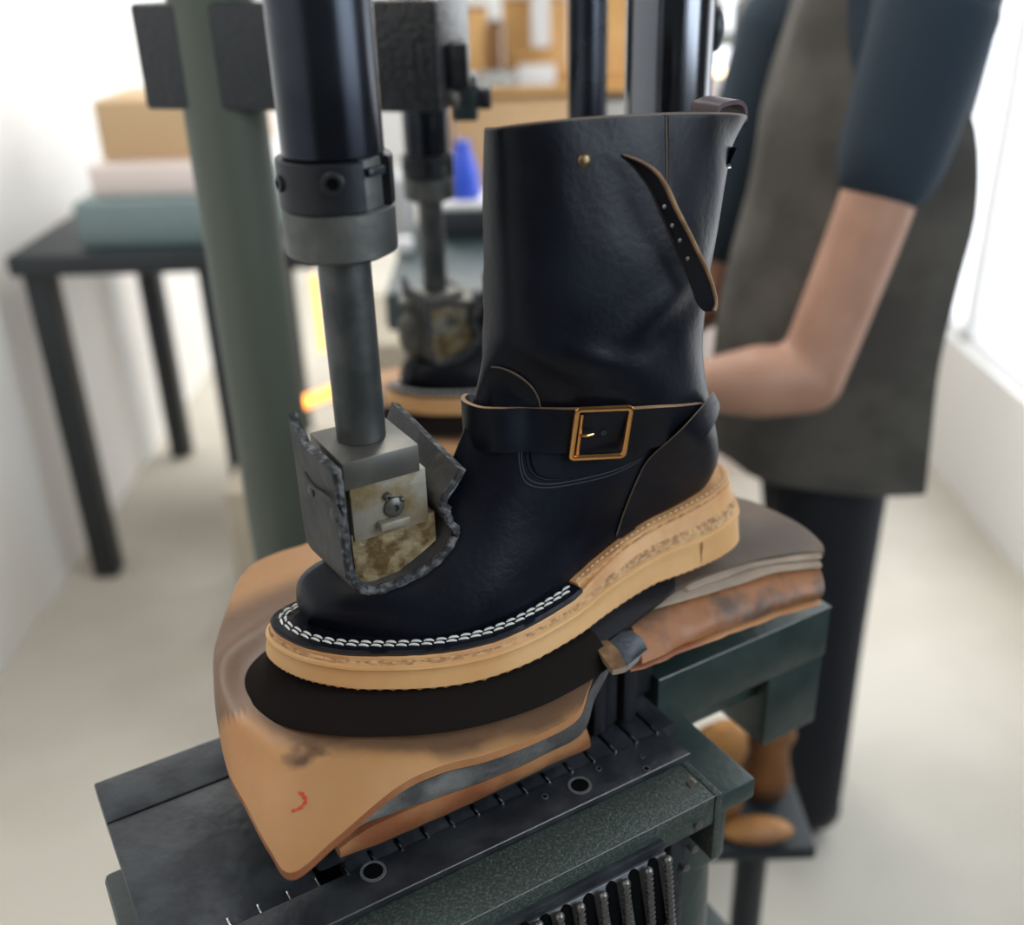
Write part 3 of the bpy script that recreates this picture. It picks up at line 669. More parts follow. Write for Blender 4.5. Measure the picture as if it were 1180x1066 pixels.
# grey felt layers between the leathers, seen on the near edge
def layer(top, bot, nm, mm, dv=.012, n=60, amp=.0012, sd=0):
    A = cr_spline(top, n); B = cr_spline(bot, n); rr = []
    for i in range(n):
        row = []
        for j in range(7):
            t = j/6; q = A[i].lerp(B[i], t); q = q - V3*(amp*2*math.sin(PI*t)) + V3*(amp*noise.noise(q*60+Vector((sd, 0, 0)))) ; row.append(q)
        rr.append(row)
    return MB().slab(rr, [[V3]*7]*n, dv).build(nm, [mm, mm], pad)
layer([Pv(405, 953, -.0635), Pv(425, 934, -.0635), Pv(452, 916, -.063), Pv(510, 892, -.064), Pv(560, 878, -.067), Pv(618, 854, -.070), Pv(666, 829, -.068), Pv(681, 795, -.060), Pv(700, 765, -.050)],
      [Pv(406, 956, -.0625), Pv(427, 946, -.061), Pv(452, 938, -.060), Pv(510, 917, -.060), Pv(560, 899, -.063), Pv(618, 874, -.065), Pv(670, 846, -.064), Pv(686, 806, -.057), Pv(703, 772, -.047)], 'grey_felt_layer', mFelt, sd=4, amp=.0008)
layer([Pv(391, 978, -.062), Pv(430, 952, -.060), Pv(510, 918, -.060), Pv(560, 900, -.062), Pv(618, 875, -.064), Pv(676, 840, -.062)],
      [Pv(392, 989, -.060), Pv(430, 975, -.058), Pv(515, 938, -.057), Pv(565, 915, -.058), Pv(622, 888, -.058), Pv(680, 861, -.057)], 'lower_leather', mPadLow, dv=.030, sd=8, amp=.0008)
bi = [i for i, p in enumerate(outl) if p.x < .03]
def bring(d, z): r = ins(d); return [W(r[i].x, r[i].y, z) for i in range(NO) if outl[i].x < .035]
loops([bring(-.004, -.1290), bring(-.0185, -.1265), bring(-.0175, -.1245), bring(-.0120, -.1215), bring(-.006, -.1175), bring(-.001, -.1130), bring(.004, -.1118)], 'sole_shade_wedge', mMatte, pad)  # black wedge standing in for the shadow under the sole
# brass-coloured folded lip at the right end
MB().slab([[Pz(x, y, -.119)+Z3*.0 for x, y in r] for r in [((676, 742), (688, 748), (706, 772)), ((690, 736), (703, 746), (716, 770)), ((698, 735), (712, 748), (722, 768))]], [[-Z3]*3]*3, .004).build('folded_lip', [mLeatherEdge, mCream], pad)
# red crayon mark
mk = cr_spline([(336, 935, 0), (346, 931, 0), (352, 924, 0), (350, 917, 0), (345, 913, 0)], 16)
padb = BVHTree.FromPolygons([p for r in rows for p in r], [(i*nc+j, i*nc+j+1, (i+1)*nc+j+1, (i+1)*nc+j) for i in range(n1-1) for j in range(nc-1)])
def padhit(x, y, b=padb):
    r = ray(x, y).normalized(); l, n, i, d = b.ray_cast(CP, r); return l if l is not None else Pz(x, y, -.13)
MB().tube([padhit(p.x, p.y)+Z3*.0002 for p in mk], [.0010+.0005*math.sin(i*2.1) for i in range(16)], 6, flat=.35, nrm=[Z3]*16).build('crayon_mark', mRed, pad)
# bed under the pad that carries it
MB().ubox(-.165, .01, -.050, .07, -.198, -.150, .004).build('pad_base', mBlackIron, pad)
MB().ubox(-.130, .005, -.030, .06, -.152, -.136, .004).build('pad_filler', mRubber, pad)

rpad = thing('heel_press_pad', 'worn brown leather pad with cream felt layers under the boot heel', 'leather pad', W(.15, 0, -.16))
Fp = [W(.055, .055, -.119), W(.09, .07, -.118), W(.13, .080, -.117), W(.17, .085, -.117), W(.21, .078, -.118), Pz(850, 573, -.12), Pz(885, 585, -.12), Pz(925, 606, -.122), Pz(948, 628, -.124)]
Np = [Pz(716, 716, -.116), Pz(735, 700, -.116), Pz(760, 686, -.116), Pz(790, 672, -.117), Pz(825, 658, -.118), Pz(860, 647, -.120), Pz(895, 640, -.122), Pz(930, 636, -.124), Pz(950, 636, -.126)]
def sheet(Fp, Np, n, c, fz, th, nm, mats, parent, sd=0, amp=.0012):
    A = cr_spline(Fp, n); B = cr_spline(Np, n); rr = []
    for i in range(n):
        row = []
        for j in range(c):
            t = j/(c-1); q = A[i].lerp(B[i], t); u, v, _ = uvz(q); z = fz(q.z, A[i].z, B[i].z, t) + amp*noise.noise(Vector((u*25, v*25, sd))); 
            d = dist_out(u, v)
            if d < .01: z = min(z, -.1075)
            row.append(Vector((q.x, q.y, z)))
        rr.append(row)
    MB().slab(rr, [[-Z3]*c]*n, th).build(nm, mats, parent); return rr
sheet(Fp, Np, 50, 14, lambda z, a, b, t: lerp(a, b, t**2), .004, 'top_leather', [mPadRear, mPadRear], rpad, 3)
def fband(top, bot, nm, mm, th=.010, n=50, bul=.002, sd=0, amp=.0015):
    A = cr_spline(top, n); B = cr_spline(bot, n); rr = []
    for i in range(n):
        row = []
        for j in range(8):
            t = j/7; q = A[i].lerp(B[i], t); q = q - V3*bul*math.sin(PI*t) + Z3*amp*.5*noise.noise(q*45+Vector((sd, 0, 0))) + V3*amp*noise.noise(q*70+Vector((sd, 5, 0))); row.append(q)
        rr.append(row)
    return MB().slab(rr, [[V3]*8]*n, th).build(nm, [mm, mm], rpad)
fband([Pz(795, 672, -.119), Pz(825, 659, -.120), Pz(860, 648, -.122), Pz(895, 641, -.124), Pz(945, 637, -.126)], [Pz(790, 682, -.121), Pz(825, 670, -.122), Pz(860, 657, -.124), Pz(895, 649, -.126), Pz(945, 645, -.128)], 'upper_felt', mCream, sd=2, amp=.0006)
fband([Pz(752, 694, -.119), Pz(782, 683, -.121), Pz(825, 671, -.123), Pz(860, 660, -.125), Pz(895, 652, -.127), Pz(945, 647, -.129)], [Pz(748, 704, -.121), Pz(785, 693, -.123), Pz(825, 682, -.125), Pz(860, 671, -.127), Pz(895, 660, -.129), Pz(945, 655, -.131)], 'cream_felt', mCream, sd=6, amp=.0006)
fband([Pz(724, 716, -.121), Pz(750, 702, -.122), Pz(785, 693, -.125), Pz(825, 682, -.127), Pz(860, 671, -.129), Pz(895, 661, -.131), Pz(945, 655, -.133)],
      [Pz(740, 765, -.134), Pz(760, 757, -.137), Pz(790, 742, -.141), Pz(825, 730, -.145), Pz(860, 717, -.147), Pz(895, 704, -.149), Pz(945, 690, -.150)], 'side_leather', mat('patchy_orange_leather', (0.30, 0.12, 0.045), .5, col2=(.10, .055, .032), nscale=34, bump=.5, bscale=80, mix=(.48, .66)), bul=.005, sd=11)
fband([Pz(726, 771, -.139), Pz(760, 758, -.142), Pz(790, 743, -.145), Pz(825, 731, -.147), Pz(860, 718, -.149), Pz(895, 705, -.151), Pz(945, 691, -.152)],
      [Pz(726, 776, -.141), Pz(760, 763, -.145), Pz(790, 750, -.148), Pz(825, 738, -.150), Pz(860, 725, -.152), Pz(895, 712, -.154), Pz(945, 698, -.155)], 'bottom_leather', mPadLow, sd=15)
MB().ubox(.085, .235, -.022, .06, -.150, -.127, .004).build('pad_filler', mRubber, rpad)
# black rubber tongue under the waist and the clip at the end of the heel pad
MB().slab([[Pz(x, y, z) for x, y, z in r] for r in [((662, 722, -.112), (672, 735, -.1165), (684, 748, -.121)), ((700, 695, -.108), (712, 708, -.1115), (722, 722, -.116)), ((735, 672, -.108), (750, 682, -.1105), (758, 694, -.114)), ((768, 658, -.109), (778, 668, -.1105), (778, 678, -.1125))]], [[-Z3]*3]*4, .003).build('rubber_tongue', [mRubber, mRubber], rpad)
MB().slab([[Pz(x, y, z) for x, y, z in r] for r in [((703, 738, -.119), (716, 728, -.118), (727, 726, -.118)), ((714, 755, -.124), (728, 742, -.123), (740, 735, -.122)), ((722, 768, -.130), (735, 757, -.130), (746, 748, -.129))]], [[-Z3]*3]*3, .004).build('end_clip', [mBlackIron, mFelt], rpad)
# =================================================================== PRESS BED
bed = thing('press_bed', 'green and black cast press bed with slotted plate carrying the leather pads', 'press', W(-.03, 0, -1.15))
zP = -.2
for i in range(19):
    uA = -.235 + i*.0172
    MB().ubox(uA+.0011, uA+.0161, -.0545, .06, zP-.014, zP-.0006, .0008).build('table_slat', mBlackIron, bed) if -.165 <= uA < .075 else None
for i in range(19):
    uA = -.235 + i*.0172
    if uA < .085: MB().ubox(uA-.0006, uA+.0006, -.056, -.049, zP-.004, zP+.0006, .0002).build('slot_pin', mSteelBright, bed)
MB().ubox(-.26, .080, -.083, -.0548, zP-.014, zP, .0012).build('black_plate', mBlackIron, bed)
MB().ubox(-.26, .080, .06, .10, zP-.014, zP, .0012).build('back_plate', mBlackIron, bed)
MB().ubox(-.258, .078, -.082, .098, zP-.028, zP-.0142, .001).build('under_plate', mBlack, bed)
for (x, y, r) in [(668, 905, .0052), (430, 1004, .0052), (690, 886, .0012), (745, 886, .0016), (740, 872, .001), (628, 918, .0014)]:
    q = Pz(x, y, zP+.0003); MB().lathe(q, Z3, [(r*1.5, -.001), (r*1.45, .0004), (r*1.15, .0004), (r, -.0004)], 24).build('bolt_hole', mGreyIron, bed)
    MB().lathe(q, Z3, [(r*1.12, -.001), (r*1.12, .0003)], 24).build('hole_bore', mBlack, bed)
MB().tube([W(-.26, -.0826, zP-.0002), W(.08, -.0826, zP-.0002)], .00045, 6).build('worn_edge', mSpring, bed)
MB().ubox(-.26, -.165, -.0546, .06, zP-.014, zP-.001, .0012).build('side_plate', mBlackIron, bed)
# worn casting ledge in front of the plate
MB().ubox(-.27, .072, -.118, -.083, zP-.028, zP-.004, .0016).build('front_ledge', mGreenCast, bed)
MB().tube([W(-.27, -.1176, zP-.0044)] + [W(-.27+.0342*i, -.1178, zP-.0042) for i in range(1, 10)] + [W(.072, -.1176, zP-.0044)], .0004, 6).build('worn_edge', mSpring, bed)
MB().ubox(.0725, .078, -.118, -.060, zP-.06, zP-.005, .001).build('ledge_end', mGreenCast, bed)
# green deck and column head at the right end
dk = MB(); dk.ubox(.050, .112, -.112, .03, -.231, -.2145, .002); dk.build('green_deck', mGreen, bed)
MB().ubox(.03, .22, -.01, .05, -.26, -.206, .002).build('rear_deck', mGreen, bed)
MB().ubox(.055, .108, -.095, .02, -.30, -.231, .006).build('deck_bracket', mGreen, bed)
MB().lathe(W(.072, -.048, -.62), Z3, [(.050, 0), (.049, .25), (.047, .33), (.040, .36)], 48).build('green_pedestal', mGreen, bed)
# body under the ledge
MB().ubox(-.27, .055, -.098, .05, -.50, -.228, .004).build('green_body', mGreen, bed)
MB().ubox(.040, .052, -.116, -.098, -.36, -.228, .001).build('end_post', mBlackIron, bed)
MB().ubox(-.27, .030, -.122, -.113, -.2235, -.2165, .0012).build('black_rail', mBlackIron, bed) 
# sloped grey plate with slots and adjusting rods
slope = (V3*.45 + Z3*.9).normalized()
plA = W(-.27, -.120, -.222); 
MB().box(W(-.12, -.131, -.262), U3*.30, (V3*.26+Z3*.966).normalized()*.078, (V3*.966-Z3*.26)*.004, .001).build('slotted_cover', mGreyIron, bed)
pn = (V3*.966-Z3*.26)*-1; pu = (V3*.26+Z3*.966).normalized(); pc = W(-.12, -.131, -.262) + pn*.002
def onpl(x, y): return P(x, y, pn, pn.dot(pc))
heads = [(752, 995), (730, 1008), (704, 1022), (678, 1036), (652, 1049), (628, 1060), (604, 1070)]
for x, y in heads:
    q = onpl(x, y); 
    MB().box(q - pu*.022 + pn*.0003, U3*.0075, pu*.044, pn*.0010, .0002).lathe(q + pn*.0003 - pn*.0005, pn, [(.0037, 0), (.0037, .0010)], 16).build('slot', mBlack, bed)
    r0 = onpl(x+13, y-4) + pn*.004
    rr = MB().tube([r0, r0 - pu*.045 - U3*.004], .0021, 10).build('adjusting_rod', mSpring, bed)
    sp_ = MB(); 
    for k in range(14): c_ = r0 - (pu*.045+U3*.004)*(k/14.0) ; sp_.lathe(c_, pu, [(.0021, 0), (.0030, .0006), (.0021, .0012)], 10)
    sp_.build('spring_coil', mSpring, rr)
    MB().ball(r0 + pu*.002, .0032, n=10).build('rod_knob', mSpring, rr)
for (x, y) in [(805, 950), (800, 978), (799, 905), (790, 1000)]:
    q = Pv(x, y, -.119); MB().lathe(q, -V3, [(.003, -.004), (.003, .001), (.002, .0015)], 12).build('side_screw', mSpring, bed)
# green rail on the right beneath the heel pad
MB().ubox(.098, .265, -.026, .03, -.232, -.1855, .0016).build('green_rail', mGreen, bed)
MB().ubox(.208, .265, -.024, .03, -.30, -.232, .0016).build('rail_leg', mGreen, bed)
MB().tube([W(.098, -.0262, -.186), W(.265, -.0262, -.186)], .00045, 6).build('rail_edge', mSpring, bed)
# black ribbed support blocks seen in the notch between the pads
for i, (x0, x1, zt_) in enumerate([(.022, .034, -.148), (.0350, .046, -.142), (.047, .058, -.146), (.059, .071, -.152)]):
    MB().ubox(x0, x1, -.034-.004*(i % 2), .02, -.2, zt_, .003).build('ribbed_support', mRubber, bed)
MB().ubox(.072, .098, -.02, .05, -.2, -.150, .003).build('ribbed_support', mRubber, bed)
MB().ubox(-.20, .20, -.04, .10, -1.15, -.50, .01).build('pedestal', mGreen, bed)
# =================================================================== SECOND STATION BEHIND
T = Vector((0.0, .65, -.113))
r2 = copy_tree(ram); r2.location = ram.location + T; r2['label'] = 'blurred second press ram with pale clamp hanging behind the nearest ram'
b2 = copy_tree(boot); b2.location = boot.location + T; b2['label'] = 'blurred second black boot under the rear ram, left of the front boot shaft'
p2 = copy_tree(pad); p2.location = pad.location + T; p2['label'] = 'blurred leather pad beneath the second boot, behind the buckled boot'
for o in bpy.data.objects:
    if o.parent == p2 and o.name.startswith('crayon_mark'): bpy.data.objects.remove(o); break
def pix_box(mb, x0, y0, x1, y1, Y, d, bev=.003, mi=0):
    a = PY(x0, y0, Y); b = PY(x1, y1, Y); return mb.wbox(min(a.x, b.x), max(a.x, b.x), Y, Y+d, min(a.z, b.z), max(a.z, b.z), bev, mi)
s2 = thing('rear_press_bed', 'dark teal cast base of the second press behind the boots', 'press', (0, .7, -1.15))
MB().wbox(-.16, .22, .54, .86, -.40, -.325, .01).build('bed_top', mTeal, s2)
MB().wbox(.05, .17, .66, .80, -.33, -.232, .006).build('heel_block', mRubber, s2)
MB().wbox(-.10, .2, .60, .80, -1.15, -.40, .01).build('pedestal', mTeal, s2)
# pale clamp casting on the rear ram
ck = MB(); q = PY(480, 385, .60); ck.ball(q, .022, .014, .030, 14); ck.ball(PY(470, 378, .59), .012, .008, .016, 12)
MB().box(PY(503, 343, .62), Vector((.085, 0, 0)), Vector((0, .05, 0)), Vector((0, 0, .008)), .002).build('clamp_plate', mBlock, r2)
ck.build('clamp_arm', mBlock, r2)
# crosshead beam
d1 = (Vector((-1, .28, 0))).normalized(); dn = Vector((d1.y, -d1.x, 0)); 
e0 = PY(522, 66, .42)
beam = thing('crosshead_beam', 'black crackle-painted crosshead box behind the nearest ram', 'press frame', (e0.x-.1, .45, .14))
L_ = .30; zc = (.145+.240)/2-.003
MB().box(Vector((e0.x, .42, zc)) + d1*L_/2 + Vector((0, .05, 0)), d1*L_, dn*.10, Z3*.094, .004).build('beam_casting', mCrackle, beam)
mb = MB(); mb.box(PY(529, 74, .47), Vector((.018, 0, 0)), Vector((0, .05, 0)), Vector((0, 0, .040)), .002); mb.build('side_bracket', mBlackIron, beam)
mb = MB(); pix_box(mb, 520, 88, 551, 140, .52, .05); mb.build('valve_body', mGreen, beam)
mb = MB(); q = PY(550, 112, .53); mb.cyl(q, q + Vector((.014, 0, 0)), .012, 20, .002); mb.build('valve_knob', mBlackIron, beam)
mb = MB(); q = Vector((e0.x-.003, .424, 0)); mb.cyl(PY(521, 116, .44), PY(529, 116, .44), .007, 16, .001); mb.build('bolt', mSpring, beam)
pg = thing('green_frame_post', 'blurred grey-green painted machine post at the left edge of the photo', 'press frame', (-.272, .52, -1.15))
MB().cyl(Vector((-.272, .52, -1.15)), Vector((-.272, .52, .5)), .040, 40, .002).build('post', mGreenPost, pg)
MB().cyl(Vector((-.272, .52, -1.15)), Vector((-.272, .52, -1.12)), .08, 32, .004).build('foot_flange', mGreenPost, pg)
def post(cxp, wpx, Y, lab, m, y0=-1.15):
    q = PY(cxp, 60, Y); r = wpx/2*((q-CP).dot(Fv))/FP; o = thing('guide_post', lab, 'press post', (q.x, q.y, y0))
    MB().cyl(Vector((q.x, q.y, y0)), Vector((q.x, q.y, .55)), r, 64, .002).build('shaft', m, o)
    MB().lathe(Vector((q.x, q.y, y0)), Z3, [(r*2, 0), (r*2, .02), (r*1.3, .03), (r*1.2, .06)], 40).build('foot_collar', mBlackIron, o); return o, q, r
o, q, r = post(771, 101, .28, 'thick polished steel guide post rising behind the boot shaft', mChrome)
MB().ball(PY(824, 33, .30), .0075, .012, .017, 14).build('post_knob', mBlackIron, o)
post(677, 46, .50, 'slimmer dark guide post left of the thick polished one', mPaintCyl)
# =================================================================== PERSON
per = thing('person', 'person in navy shirt and grey apron reaching one forearm behind the front boot', 'person', (.50, .90, -1.15))
def remesh(o, vox, it=6):
    m = o.modifiers.new('r', 'REMESH'); m.mode = 'VOXEL'; m.voxel_size = vox; m.use_smooth_shade = True
    c = o.modifiers.new('s', 'SMOOTH'); c.factor = .6; c.iterations = it; return o
def limb(mb, pts, rs, n=18):
    c = cr_spline(pts, 26); r = [interp(i/25*(len(rs)-1), range(len(rs)), rs) for i in range(26)]
    mb.tube(c, r, n); mb.ball(c[0], r[0]*.98); mb.ball(c[-1], r[-1]*.98)
def torso(mb, secs):
    """secs: (x, z, half depth x, half width y)"""
    S = cr_spline([(x, z, 0) for x, z, a, b in secs], 30); A = [interp(i/29*(len(secs)-1), range(len(secs)), [q[2] for q in secs]) for i in range(30)]; B = [interp(i/29*(len(secs)-1), range(len(secs)), [q[3] for q in secs]) for i in range(30)]
    rg_ = [[Vector((p.x + a*math.cos(t), .90 + b*math.sin(t), p.y)) for t in [2*PI*k/32 for k in range(32)]] for p, a, b in zip(S, A, B)]
    vs = [p for r in rg_ for p in r]; fs = [(j*32+i, j*32+(i+1) % 32, (j+1)*32+(i+1) % 32, (j+1)*32+i) for j in range(29) for i in range(32)] + [tuple(range(32))[::-1], tuple(29*32+i for i in range(32))]
    mb.add(vs, fs)
EL = PY(932, 436, .66); HN = PY(775, 446, .66)
SHL = Vector((.51, .745, .235)); SHR = PY(903, 30, 1.03); ELR = PY(808, 350, .98); HNR = PY(700, 400, .88)
WR = EL.lerp(HN, .80)
hd = Vector((.455, .88, .46))
mb = MB(); torso(mb, [(.468, -.30, .09, .135), (.478, -.10, .095, .14), (.505, .10, .095, .145), (.52, .23, .085, .15), (.513, .28, .065, .085)])
limb(mb, [(.505, .89, .27), (.49, .885, .36), hd], [.062, .058, .06]); mb.ball(hd, .095, .074, .115, 20); mb.ball(hd + Vector((-.098, 0, -.015)), .016, .012, .020, 10); mb.ball(hd + Vector((-.075, 0, -.075)), .03, .03, .03, 12)
for sy in (-1, 1): mb.ball(hd + Vector((.005, sy*.077, 0)), .014, .010, .028, 10)
limb(mb, [SHL, SHL.lerp(EL, .5) + Vector((.01, 0, 0)), EL], [.045, .046, .043]); limb(mb, [EL, EL.lerp(HN, .4), WR], [.045, .046, .030])
limb(mb, [SHR, SHR.lerp(ELR, .5), ELR], [.045, .045, .041]); limb(mb, [ELR, ELR.lerp(HNR, .5), HNR], [.042, .040, .028])
def hand(mb, c, d, up):
    sd = d.cross(up).normalized(); mb.box(c + d*.035, d*.085, sd*.075, up*.028, .012)
    for k in range(4):
        a = c + d*.075 + sd*((k-1.5)*.019); ln = [.062, .074, .068, .052][k]; mb.tube([a - d*.02, a, a + d*ln*.5 - up*.006, a + d*ln*.8 - up*.022, a + d*ln*.88 - up*.040], [.0095, .0095, .009, .008, .006], 8)
    a = c + d*.015 + sd*.036; mb.tube([a - sd*.012, a + sd*.012 + d*.018, a + sd*.018 + d*.042 - up*.012, a + sd*.012 + d*.058 - up*.02], [.013, .0115, .010, .007], 8)
hand(mb, WR + (HN-WR).normalized()*.02, (HN-WR).normalized(), Vector((0, .3, .95)).normalized()); hand(mb, HNR, (HNR-ELR).normalized(), Vector((0, .3, .95)).normalized())
for fx, fy in ((.47, .82), (.50, .98)):
    limb(mb, [(.475, fy, -.30), (fx+.01, fy, -.68), (fx+.03, fy, -1.07)], [.070, .056, .040]); limb(mb, [(fx+.04, fy, -1.11), (fx-.03, fy, -1.118), (fx-.10, fy, -1.125)], [.034, .030, .022])
remesh(mb.build('body', mSkin, per), .0055, 4)
for sy in (-1, 1): MB().ball(hd + Vector((-.085, sy*.030, .012)), .010, .012, .008, 10).build('eye', mWhite, per)
MB().ball(hd + Vector((-.088, 0, -.055)), .010, .024, .006, 10).build('mouth', mat('lips', (.30, .10, .08), .5), per)
MB().ball(hd + Vector((.020, 0, .032)), .098, .083, .105, 18).build('hair', mHair, per)
mb = MB(); torso(mb, [(.468, -.27, .112, .158), (.478, -.10, .114, .158), (.505, .10, .115, .162), (.52, .24, .108, .176), (.513, .285, .085, .11)])
limb(mb, [SHL + Vector((0, .04, .0)), SHL, SHL.lerp(EL, .45) + Vector((.01, 0, 0))], [.078, .074, .064]); limb(mb, [SHR + Vector((0, -.03, 0)), SHR.lerp(ELR, .74)], [.072, .058])
remesh(mb.build('shirt', mNavy, per), .007, 6)
mb = MB(); torso(mb, [(.47, -.42, .10, .148), (.47, -.30, .112, .155), (.47, -.22, .115, .156)])
for fx, fy in ((.47, .82), (.50, .98)): limb(mb, [(.47, fy, -.32), (fx+.01, fy, -.68), (fx+.03, fy, -1.08)], [.092, .076, .060])
remesh(mb.build('trousers', mJeans, per), .010, 6)
for fx, fy in ((.47, .82), (.50, .98)):
    mb = MB(); limb(mb, [(fx+.05, fy, -1.10), (fx-.03, fy, -1.112), (fx-.11, fy, -1.120)], [.046, .042, .032]); remesh(mb.build('shoe', mRubber, per), .008, 4)
# apron: curved sheet in front of the torso
rowsA = []; 
apx = [(.30, .160, .120), (.275, .06, .150), (.262, -.03, .170), (.285, -.12, .175), (.33, -.22, .18), (.355, -.30, .18)]
prof = cr_spline([(.385, .235, .085), (.366, .15, .11), (.345, .06, .15), (.338, -.03, .165), (.324, -.12, .170), (.312, -.22, .175), (.31, -.32, .18), (.31, -.42, .18)], 26)
for p in prof:
    row = []
    for j in range(25):
        a = (j/24-.5)*2*1.75; r = p.z; yv = .885 + math.sin(a)*r; xv = p.x + (1-math.cos(a))*r*1.25
        xv += .007*math.sin(a*7+p.y*6) + .006*noise.noise(Vector((a*2, p.y*7, 1)))
        row.append(Vector((xv, yv, p.y)))
    rowsA.append(row)
MB().slab(rowsA, [[Vector((-1, 0, 0))]*25]*26, .003).build('apron', [mApron, mApron], per)
# =================================================================== ROOM
XL, XR, YB, YF, ZF, ZC = -1.15, 1.25, 7.5, -2.2, -1.15, 1.75
struct(MB().wbox(XL-.1, XR+.1, YF-.1, YB+.1, ZF-.1, ZF, 0).build('floor', mFloor, None, False))
struct(MB().wbox(XL-.1, XR+.1, YF-.1, YB+.1, ZC, ZC+.1, 0).build('ceiling', mat('dark_ceiling', (.07, .075, .08), .8), None, False))
struct(MB().wbox(XL-.1, XL, YF, YB, ZF, ZC, 0).build('wall_left', mWall, None, False))
struct(MB().wbox(XL, XR, YB, YB+.1, ZF, ZC, 0).build('wall_back', mWall, None, False))
struct(MB().wbox(XL, XR, YF-.1, YF, ZF, ZC, 0).build('wall_front', mat('dark_partition', (.05, .055, .06), .7), None, False))
# right wall with two tall windows
WY = [(-1.35, -.15), (.6, 3.0), (3.5, 6.6)]; WZ = [(.04, 1.35), (-.75, 1.35), (-.75, 1.35)]
mb = MB()
for (a, b), (z0, z1) in zip(WY, WZ): mb.wbox(XR, XR+.1, a, b, ZF, z0, 0, 0 if a > 0 else 1).wbox(XR, XR+.1, a, b, z1, ZC, 0, 0 if a > 0 else 1)
ys = [YF] + [y for q in WY for y in q] + [YB]
for a, b in ((0, 1), (2, 3), (4, 5), (6, 7)): mb.wbox(XR, XR+.1, ys[a], ys[b], ZF, ZC, 0, 1 if a < 4 and ys[a] < .5 else 0)
struct(mb.build('wall_right', [mWall, mat('dark_partition', (.05, .055, .06), .7)], None, False))
for i, (a, b) in enumerate(WY):
    mb = MB(); z0, z1 = WZ[i]
    for y in np.linspace(a, b, 4): mb.wbox(XR+.03, XR+.07, y-.02, y+.02, z0, z1, 0)
    for z in (z0, (z0+z1)/2, z1): mb.wbox(XR+.03, XR+.07, a, b, z-.02, z+.02, 0)
    struct(mb.build('window_%d' % (i+1), mGlass, None, False))
# overhead fluorescent fittings
for i, (x, y, rz) in enumerate([(.35, 1.3, 0), (-.45, 3.2, 0), (.45, 3.6, 0), (-.5, .9, 0)]):
    o = thing('ceiling_light', ['twin-tube fluorescent fitting above the person', 'twin-tube fluorescent fitting over the left aisle', 'twin-tube fluorescent fitting over the right aisle', 'twin-tube fluorescent fitting above the green post'][i], 'ceiling light', (x, y, ZC-.2), 'overhead fluorescent lights')
    MB().wbox(x-.10, x+.10, y-.62, y+.62, ZC-.17, ZC-.11, .005).build('housing', mWhite, o)
    for s in (-1, 1): MB().cyl(Vector((x+s*.05, y-.6, ZC-.19)), Vector((x+s*.05, y+.6, ZC-.19)), .017, 12).build('tube', mTube, o)
    for s in (-1, 1): MB().cyl(Vector((x, y+s*.5, ZC-.11)), Vector((x, y+s*.5, ZC)), .008, 8).build('hanger', mWhite, o)
o = thing('ceiling_light', 'square flat panel added out of view above the front fill light', 'ceiling light', (-.45, -1.2, 1.33))  # unseen panel, made up as a housing for the front fill light
MB().wbox(-1.05, .15, -1.8, -.6, 1.33, 1.37, .01).build('housing', mWhite, o)  # body of the added unseen panel
for x, y in ((-.9, -1.65), (0, -1.65), (-.9, -.75), (0, -.75)): MB().cyl(Vector((x, y, 1.37)), Vector((x, y, ZC)), .006, 8).build('hanger', mWhite, o)  # hangers of the added unseen panel
# ------------------------------------------------------------------ background
def rack(name, label, Y, x0, x1, zs, depth, m=mWood):
    o = thing(name, label, 'shelving', ((x0+x1)/2, Y+depth/2, ZF))
    for z in zs: MB().wbox(x0, x1, Y, Y+depth, z-.02, z, .003).build('shelf', m, o)
    for x in (x0+.02, x1-.02): MB().wbox(x-.02, x+.02, Y-.003, Y+depth, ZF, zs[-1], .003).build('upright', m, o)
    return o
Yr = 2.6
zrow = PY(600, 100, Yr).z; a = PY(515, 50, Yr).x; b = PY(745, 50, Yr).x
rack('storage_rack', 'honey wood storage rack seen blurred above the boot shaft', Yr, a-.05, b+.05, [ZF+.15, zrow-.42, zrow, zrow+.33], .45)
rr_ = [('carton', 'plain tan carton beneath the rack shelf, just above the boot rim', mCard, 562, 652, 104, 190), ]
def crate(name, lab, cat, m, x0, x1, y0, y1, Y, d, group=None, holes=0):
    mb = MB(); pix_box(mb, x0, y0, x1, y1, Y, d, .006); o = mb.build(name, [m, mBlack]); tag(o, lab, cat, group); return o
def onshelf(name, lab, cat, m, x0, x1, zb_, h, Y, d):
    a = PY(x0, 50, Y).x; b = PY(x1, 50, Y).x; return tag(MB().wbox(a, b, Y, Y+d, zb_, zb_+h, .005).build(name, m), lab, cat)
mWood2 = mat('dark_knot_wood', (.22, .10, .035), .6)
onshelf('wooden_box', 'honey wood box on the rack shelf nearest the black crosshead', 'box', mWood, 515, 562, zrow+.001, .20, Yr+.06, .3)
onshelf('wooden_box', 'brown stained wooden box on the rack shelf with dark front', 'box', mWood2, 563, 578, zrow+.001, .16, Yr+.04, .3)
onshelf('wooden_box', 'wide honey wood box on the rack beside the slim dark post', 'box', mWood, 580, 655, zrow+.001, .22, Yr+.10, .3)
onshelf('wooden_box', 'orange wood box seen between the two guide posts', 'box', mWood, 690, 730, zrow+.001, .24, Yr+.05, .3)
onshelf('fabric_bundle', 'pale folded cloth bundle on the rack shelf edge', 'cloth', mWhite, 596, 640, zrow+.001, .055, Yr-.0, .06)
onshelf('fabric_bundle', 'grey cloth bundle on the shelf edge left of the pale one', 'cloth', mGreyCloth, 548, 594, zrow+.001, .04, Yr, .05)
onshelf('paper_roll', 'white paper bundle hanging high on the rack beside the slim post', 'paper', mWhite, 612, 634, zrow+.10, .15, Yr+.04, .05)
